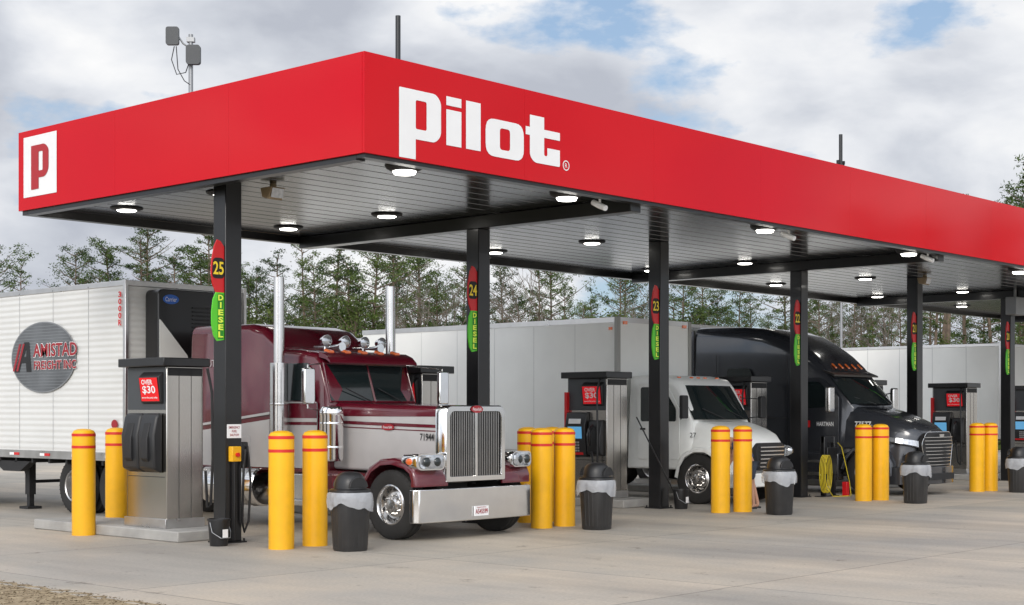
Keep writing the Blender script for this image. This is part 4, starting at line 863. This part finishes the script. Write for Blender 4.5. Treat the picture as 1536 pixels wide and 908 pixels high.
# ------------------------------------------------------------------ trees
F2 = Vector((.7414, .6711)); R2 = Vector((.6711, -.7414))
def W(px, D): p = F2 * D + R2 * ((px - 768) / 2260 * D); return p.x, p.y
def leaf(b, c, rng, l, w):
    d = Vector((rng.gauss(0, 1), rng.gauss(0, 1), rng.gauss(0, .8))).normalized(); e = d.cross(Vector((rng.gauss(0, 1), rng.gauss(0, 1), rng.gauss(0, 1)))).normalized() * w * .5; d = d * l * .5
    n = len(b.v); b.v += [tuple(c - d), tuple(c + e), tuple(c + d), tuple(c - e)]; b.f.append([n, n + 1, n + 2, n + 3]); b.m.append(0)
def pine(seed, h, spread, start, per, nl):
    rng = random.Random(seed); t = thing('pine_tree', 'x', 'tree'); tb = B(); cb = B()
    wx, wy = rng.uniform(-.3, .3), rng.uniform(-.3, .3)
    P = lambda f: Vector((wx * sin(f * 3) * f * 2, wy * sin(f * 2.4) * f * 2, h * f))
    tb.tube([P(k / 8) for k in range(9)], [.20 * (1 - .85 * k / 8) * h / 14 for k in range(9)], 7)
    off = [rng.uniform(.45, 1.3) for _ in range(12)]
    for i in range(nl):
        f = start + (1 - start) * ((i + rng.random()) / nl) ** .9; g = (f - start) / (1 - start); p = P(f); a = i * 2.4 + rng.uniform(-.5, .5)
        Ln = spread * (sin(pi * (.18 + .74 * g)) ** .8) * off[int(g * 5) + (6 if cos(a) > 0 else 0)] * rng.uniform(.5, 1.15); up = rng.uniform(0, .4) + g * .4
        d = Vector((cos(a), sin(a), up)); e = p + d * Ln
        tb.tube([p, p + d * Ln * .5 + Vector((0, 0, -.05 * Ln)), e], [.05 * h / 14, .03 * h / 14, .01], 4)
        if rng.random() < .1: continue
        for q in (.5, .78, 1.02):
            if rng.random() < .18: continue
            c = p + d * Ln * q + Vector((rng.gauss(0, .14), rng.gauss(0, .14), rng.gauss(.08, .10))); R_ = rng.uniform(.28, .56) * spread / 2.4
            for k in range(int(per * rng.uniform(.8, 1.3))):
                v = Vector((rng.gauss(0, .5), rng.gauss(0, .5), rng.gauss(0, .26))) * R_; leaf(cb, c + v, rng, rng.uniform(.14, .26), rng.uniform(.05, .085))
    tb.make('trunk', BARK, t); cb.make('crown', PINE, t, recalc=False, flat=True); return t
def broad(seed, h, r, m, per=40, nc=70, name='broadleaf_tree', low=.15):
    rng = random.Random(seed); t = thing(name, 'x', 'tree'); tb = B(); cb = B()
    tb.tube([(0, 0, 0), (.1, .05, h * .3), (.05, .15, h * .6), (0, 0, h * .9)], [.14, .11, .07, .02], 6)
    for i in range(nc):
        a = rng.uniform(0, 6.28); zz = rng.uniform(low, 1); rad = r * sqrt(rng.random()) * sin(pi * (.12 + .86 * (zz - low * .6))) ** .6
        c = Vector((cos(a) * rad, sin(a) * rad, zz * h)); tb.tube([Vector((0, .05, max(.1, zz - .2) * h)), c], [.03, .008], 3)
        R_ = rng.uniform(.4, .8)
        for k in range(per): leaf(cb, c + Vector((rng.gauss(0, .5), rng.gauss(0, .5), rng.gauss(0, .4))) * R_, rng, rng.uniform(.14, .28), rng.uniform(.09, .16))
    tb.make('trunk', BARK, t); cb.make('crown', m, t, recalc=False, flat=True); return t
def bare(seed, h):
    rng = random.Random(seed); t = thing('bare_tree', 'x', 'tree'); tb = B(); cb = B()
    def grow(p, d, L_, r, lv, bb):
        q = p + d * L_; mid = p + d * L_ * .5 + Vector((rng.gauss(0, .04), rng.gauss(0, .04), 0)) * L_
        bb.tube([p, mid, q], [r, r * .85, r * .65], 5 if lv < 2 else 3)
        if lv >= 5: return
        for k in range(3 if lv else 4):
            nd = (d + Vector((rng.gauss(0, .42), rng.gauss(0, .42), rng.gauss(.1, .2)))).normalized(); st = p.lerp(q, rng.uniform(.55, 1)) if k else q
            grow(st, nd, L_ * rng.uniform(.55, .8), r * .58, lv + 1, cb)
    grow(Vector((0, 0, 0)), Vector((0, 0, 1)), h * .38, .13, 0, tb)
    tb.make('trunk', BARKG, t); cb.make('crown', BARKG, t, recalc=False); return t
pv = [pine(1, 15, 2.8, .46, 46, 34), pine(2, 17, 2.4, .58, 46, 30), pine(3, 13, 2.6, .34, 48, 40), pine(4, 16, 2.0, .52, 42, 30), pine(5, 14, 3.0, .40, 50, 38), pine(6, 18, 2.7, .66, 48, 28)]
pl_ = ['pine with open rounded crown', 'tall pine with high thin crown', 'low branched green pine', 'slender sparse pine', 'wide pine with flat clumps', 'bare stemmed pine with tufted top']
bv = [broad(21, 8, 2.6, BROAD), broad(22, 7, 2.4, BROAD), broad(23, 9.5, 2.4, BROAD)]
bl_ = ['bushy green understory tree', 'low rounded understory tree', 'tall leafy understory tree']
nv = [bare(31, 12), bare(32, 13)]; nl_ = ['leafless tree with fine twigs', 'leafless forked grey tree']
used = set()
def region(px):
    return 'left of the canopy' if px < 330 else 'behind the maroon truck' if px < 620 else 'behind the white box truck' if px < 1010 else 'behind the black truck' if px < 1300 else 'at the far right'
def put(proto, word, x, y, px, s, gname, z=-.05):
    o = proto if id(proto) not in used else dup(proto); used.add(id(proto))
    o.location = (x, y, z); o.rotation_euler = (RND.gauss(0, .025), RND.gauss(0, .025), RND.uniform(0, 6.28)); w_ = s * RND.uniform(.8, 1.15); o.scale = (w_, w_ * RND.uniform(.9, 1.1), s)
    o['label'] = '%s in the tree line, %s' % (word, region(px)); o['group'] = '%s, %s' % (gname, region(px))
tops = [(-200, 390), (0, 372), (40, 400), (95, 430), (118, 355), (150, 352), (180, 385), (212, 335), (260, 340), (330, 350), (450, 350), (600, 370), (700, 390), (900, 390), (1100, 410), (1360, 400), (1392, 270), (1440, 268), (1462, 320), (1492, 272), (1540, 262), (1800, 270)]
def topy(px):
    for (a, ya), (b_, yb) in zip(tops, tops[1:]):
        if a <= px <= b_: return ya + (yb - ya) * (px - a) / (b_ - a)
    return 390
H = [15, 17, 13, 16, 14, 18]
px = -60
while px < 1620:
    D = RND.uniform(80, 108); k = RND.choice((0, 1, 2, 3, 3, 4, 5, 5)); x, y = W(px, D); ht = 1.9 + (618 - topy(px) - RND.choice((-8, 0, 10, 30, 60, 85)) - RND.uniform(0, 15)) * D / 2260
    put(pv[k], pl_[k], x, y, px, ht / H[k], 'pines %d' % k); px += RND.choice((9, 14, 22, 30, 42)) * RND.uniform(.8, 1.2)
px = -60
while px < 1620:
    D = RND.uniform(112, 130); k = RND.choice((0, 2, 4)); x, y = W(px, D); ht = 1.9 + (618 - max(topy(px), 350) - RND.uniform(50, 110)) * D / 2260
    put(pv[k], pl_[k], x, y, px, ht / H[k], 'pines %d' % k); px += RND.uniform(20, 36)
px = -60
while px < 1620:
    D = RND.uniform(76, 92); k = RND.randrange(3); x, y = W(px, D); s = RND.uniform(.5, .86)
    put(bv[k], bl_[k], x, y, px, s, 'understory trees %d' % k); px += RND.uniform(20, 40)
for px in (640, 672, 815, 985, 1290, 1345, 60):
    D = RND.uniform(78, 90); k = RND.randrange(2); x, y = W(px, D); put(nv[k], nl_[k], x, y, px, RND.uniform(.72, .9), 'bare trees %d' % k)
for i, (x, y, s) in enumerate(((128, -42, 1.15), (138, -40, 1.3), (146, -38, 1.2), (160, -42, 1.35), (172, -40, 1.1))):
    o = dup(pv[(i * 2) % 6]); o.location = (x, y, -.05); o.scale = (s * 1.5, s * 1.5, s * 1.2); o['label'] = 'broad pine across the road, seen only as a reflection in the red fascia'; o['group'] = 'trees across the road'
rng = random.Random(5); b = B()
for i in range(900):
    px = rng.uniform(-200, 1750); D = rng.uniform(94, 108) if i % 3 else rng.uniform(72, 80); x, y = W(px, D); hh = (rng.uniform(3.0, 6.5) if i % 3 else rng.uniform(.5, 2.2))
    for k in range(60):
        f = rng.random(); leaf(b, Vector((x + rng.gauss(0, 1.1), y + rng.gauss(0, 1.1), hh * f)), rng, rng.uniform(.3, .5), rng.uniform(.14, .26))
tag(b.make('undergrowth', BROAD, recalc=False, flat=True), 'tangled green undergrowth below the pines', 'undergrowth', kind='stuff')
b = B()
for i in range(90):
    px = rng.choice((rng.uniform(1260, 1440), rng.uniform(600, 740))); D = rng.uniform(68, 74); x, y = W(px, D)
    for k in range(60): leaf(b, Vector((x + rng.gauss(0, .9), y + rng.gauss(0, .9), rng.random() * rng.uniform(2.0, 4.8))), rng, rng.uniform(.3, .7), rng.uniform(.03, .06))
tag(b.make('dry_brush', DRYL, recalc=False, flat=True), 'dry brown brush in front of the tree line', 'brush', kind='stuff')
x, y = W(1262, 62)
t = thing('lamp_post', 'thin grey lamp post standing behind the black truck', 'lamp post', (x, y, 0)); B().cyl((0, 0, 0), (0, 0, 7.6), .07, .05, 10).make('pole', GREYM, t); B().box(-.5, .1, -.12, .12, 7.6, 7.7).make('lamp_head', GREYM, t)
# ------------------------------------------------------------------ world, sun, camera
sd = Vector((-.78, -.46, .50)).normalized()
el = math.asin(sd.z); az = atan2(sd.x, sd.y)
w = bpy.data.worlds.new('World'); SC.world = w; w.use_nodes = True; nt = w.node_tree; N = nt.nodes; L = nt.links
bg = N['Background']; bg.inputs['Strength'].default_value = .1
sky = N.new('ShaderNodeTexSky'); sky.sky_type = 'NISHITA'; sky.sun_disc = False; sky.sun_elevation = el; sky.sun_rotation = az % (2 * pi); sky.dust_density = 1.5
tc = N.new('ShaderNodeTexCoord')
def wn(scale, det, loc, st=(1, 1, 2.6), rough=.55, dist=0):
    mp = N.new('ShaderNodeMapping'); mp.inputs['Scale'].default_value = st; mp.inputs['Location'].default_value = loc; L.new(tc.outputs['Generated'], mp.inputs['Vector'])
    n = N.new('ShaderNodeTexNoise'); n.inputs['Scale'].default_value = scale; n.inputs['Detail'].default_value = det; n.inputs['Roughness'].default_value = rough; n.inputs['Distortion'].default_value = dist
    L.new(mp.outputs[0], n.inputs['Vector']); return n.outputs['Fac']
def wr(f, els):
    r = N.new('ShaderNodeValToRGB'); e = r.color_ramp.elements
    while len(e) < len(els): e.new(.5)
    for q, (p, c) in zip(e, els): q.position = p; q.color = (*c, 1)
    L.new(f, r.inputs['Fac']); return r.outputs['Color']
cov = wr(wn(5.2, 9, (.3, .1, .2), st=(1, 1, 2.2)), [(.37, (0, 0, 0)), (.44, (1, 1, 1))])
shade = wr(wn(6.0, 10, (1.3, 2.1, .4), st=(1, 1, 2.2), rough=.5, dist=.2), [(.33, (5.0, 5.3, 6.0)), (.44, (6.6, 6.9, 7.5)), (.53, (8.2, 8.4, 8.8)), (.65, (10.0, 10.0, 10.0))])
mx = N.new('ShaderNodeMixRGB'); L.new(cov, mx.inputs['Fac'])
sb = N.new('ShaderNodeMixRGB'); sb.blend_type = 'MIX'; sb.inputs['Fac'].default_value = .5; sb.inputs['Color2'].default_value = (4.4, 6.2, 8.8, 1); L.new(sky.outputs[0], sb.inputs['Color1'])
L.new(sb.outputs[0], mx.inputs['Color1']); L.new(shade, mx.inputs['Color2'])
# added glow in the sky behind the camera, lighting truck sides under the canopy
dt = N.new('ShaderNodeVectorMath'); dt.operation = 'DOT_PRODUCT'; gv = Vector((-.82, -.50, .22)).normalized(); dt.inputs[1].default_value = tuple(gv); L.new(tc.outputs['Generated'], dt.inputs[0])
gl = N.new('ShaderNodeMapRange'); gl.inputs['From Min'].default_value = .0; gl.inputs['From Max'].default_value = 1; gl.inputs['To Min'].default_value = 1; gl.inputs['To Max'].default_value = 2.6; gl.clamp = True; L.new(dt.outputs['Value'], gl.inputs['Value'])
vm = N.new('ShaderNodeVectorMath'); vm.operation = 'SCALE'; L.new(mx.outputs[0], vm.inputs[0]); L.new(gl.outputs[0], vm.inputs['Scale'])
L.new(vm.outputs[0], bg.inputs['Color'])
sl = bpy.data.lights.new('sun', 'SUN'); sl.energy = 1.3; sl.angle = radians(18); sl.color = (1, .93, .84)
so = bpy.data.objects.new('sun', sl); COL.objects.link(so); so.rotation_euler = (-sd).to_track_quat('-Z', 'Y').to_euler()
cam = bpy.data.cameras.new('camera'); co = bpy.data.objects.new('camera', cam); COL.objects.link(co); SC.camera = co
co.location = (0, 0, 1.9); co.rotation_euler = (radians(90), 0, -atan2(.7414, .6711))
cam.sensor_width = 36; cam.lens = 2260 / 1536 * 36; cam.shift_y = 164 / 1536; cam.clip_end = 2000; cam.clip_start = .1
SC.view_settings.view_transform = 'Standard'; SC.view_settings.look = 'None'; SC.view_settings.exposure = 0
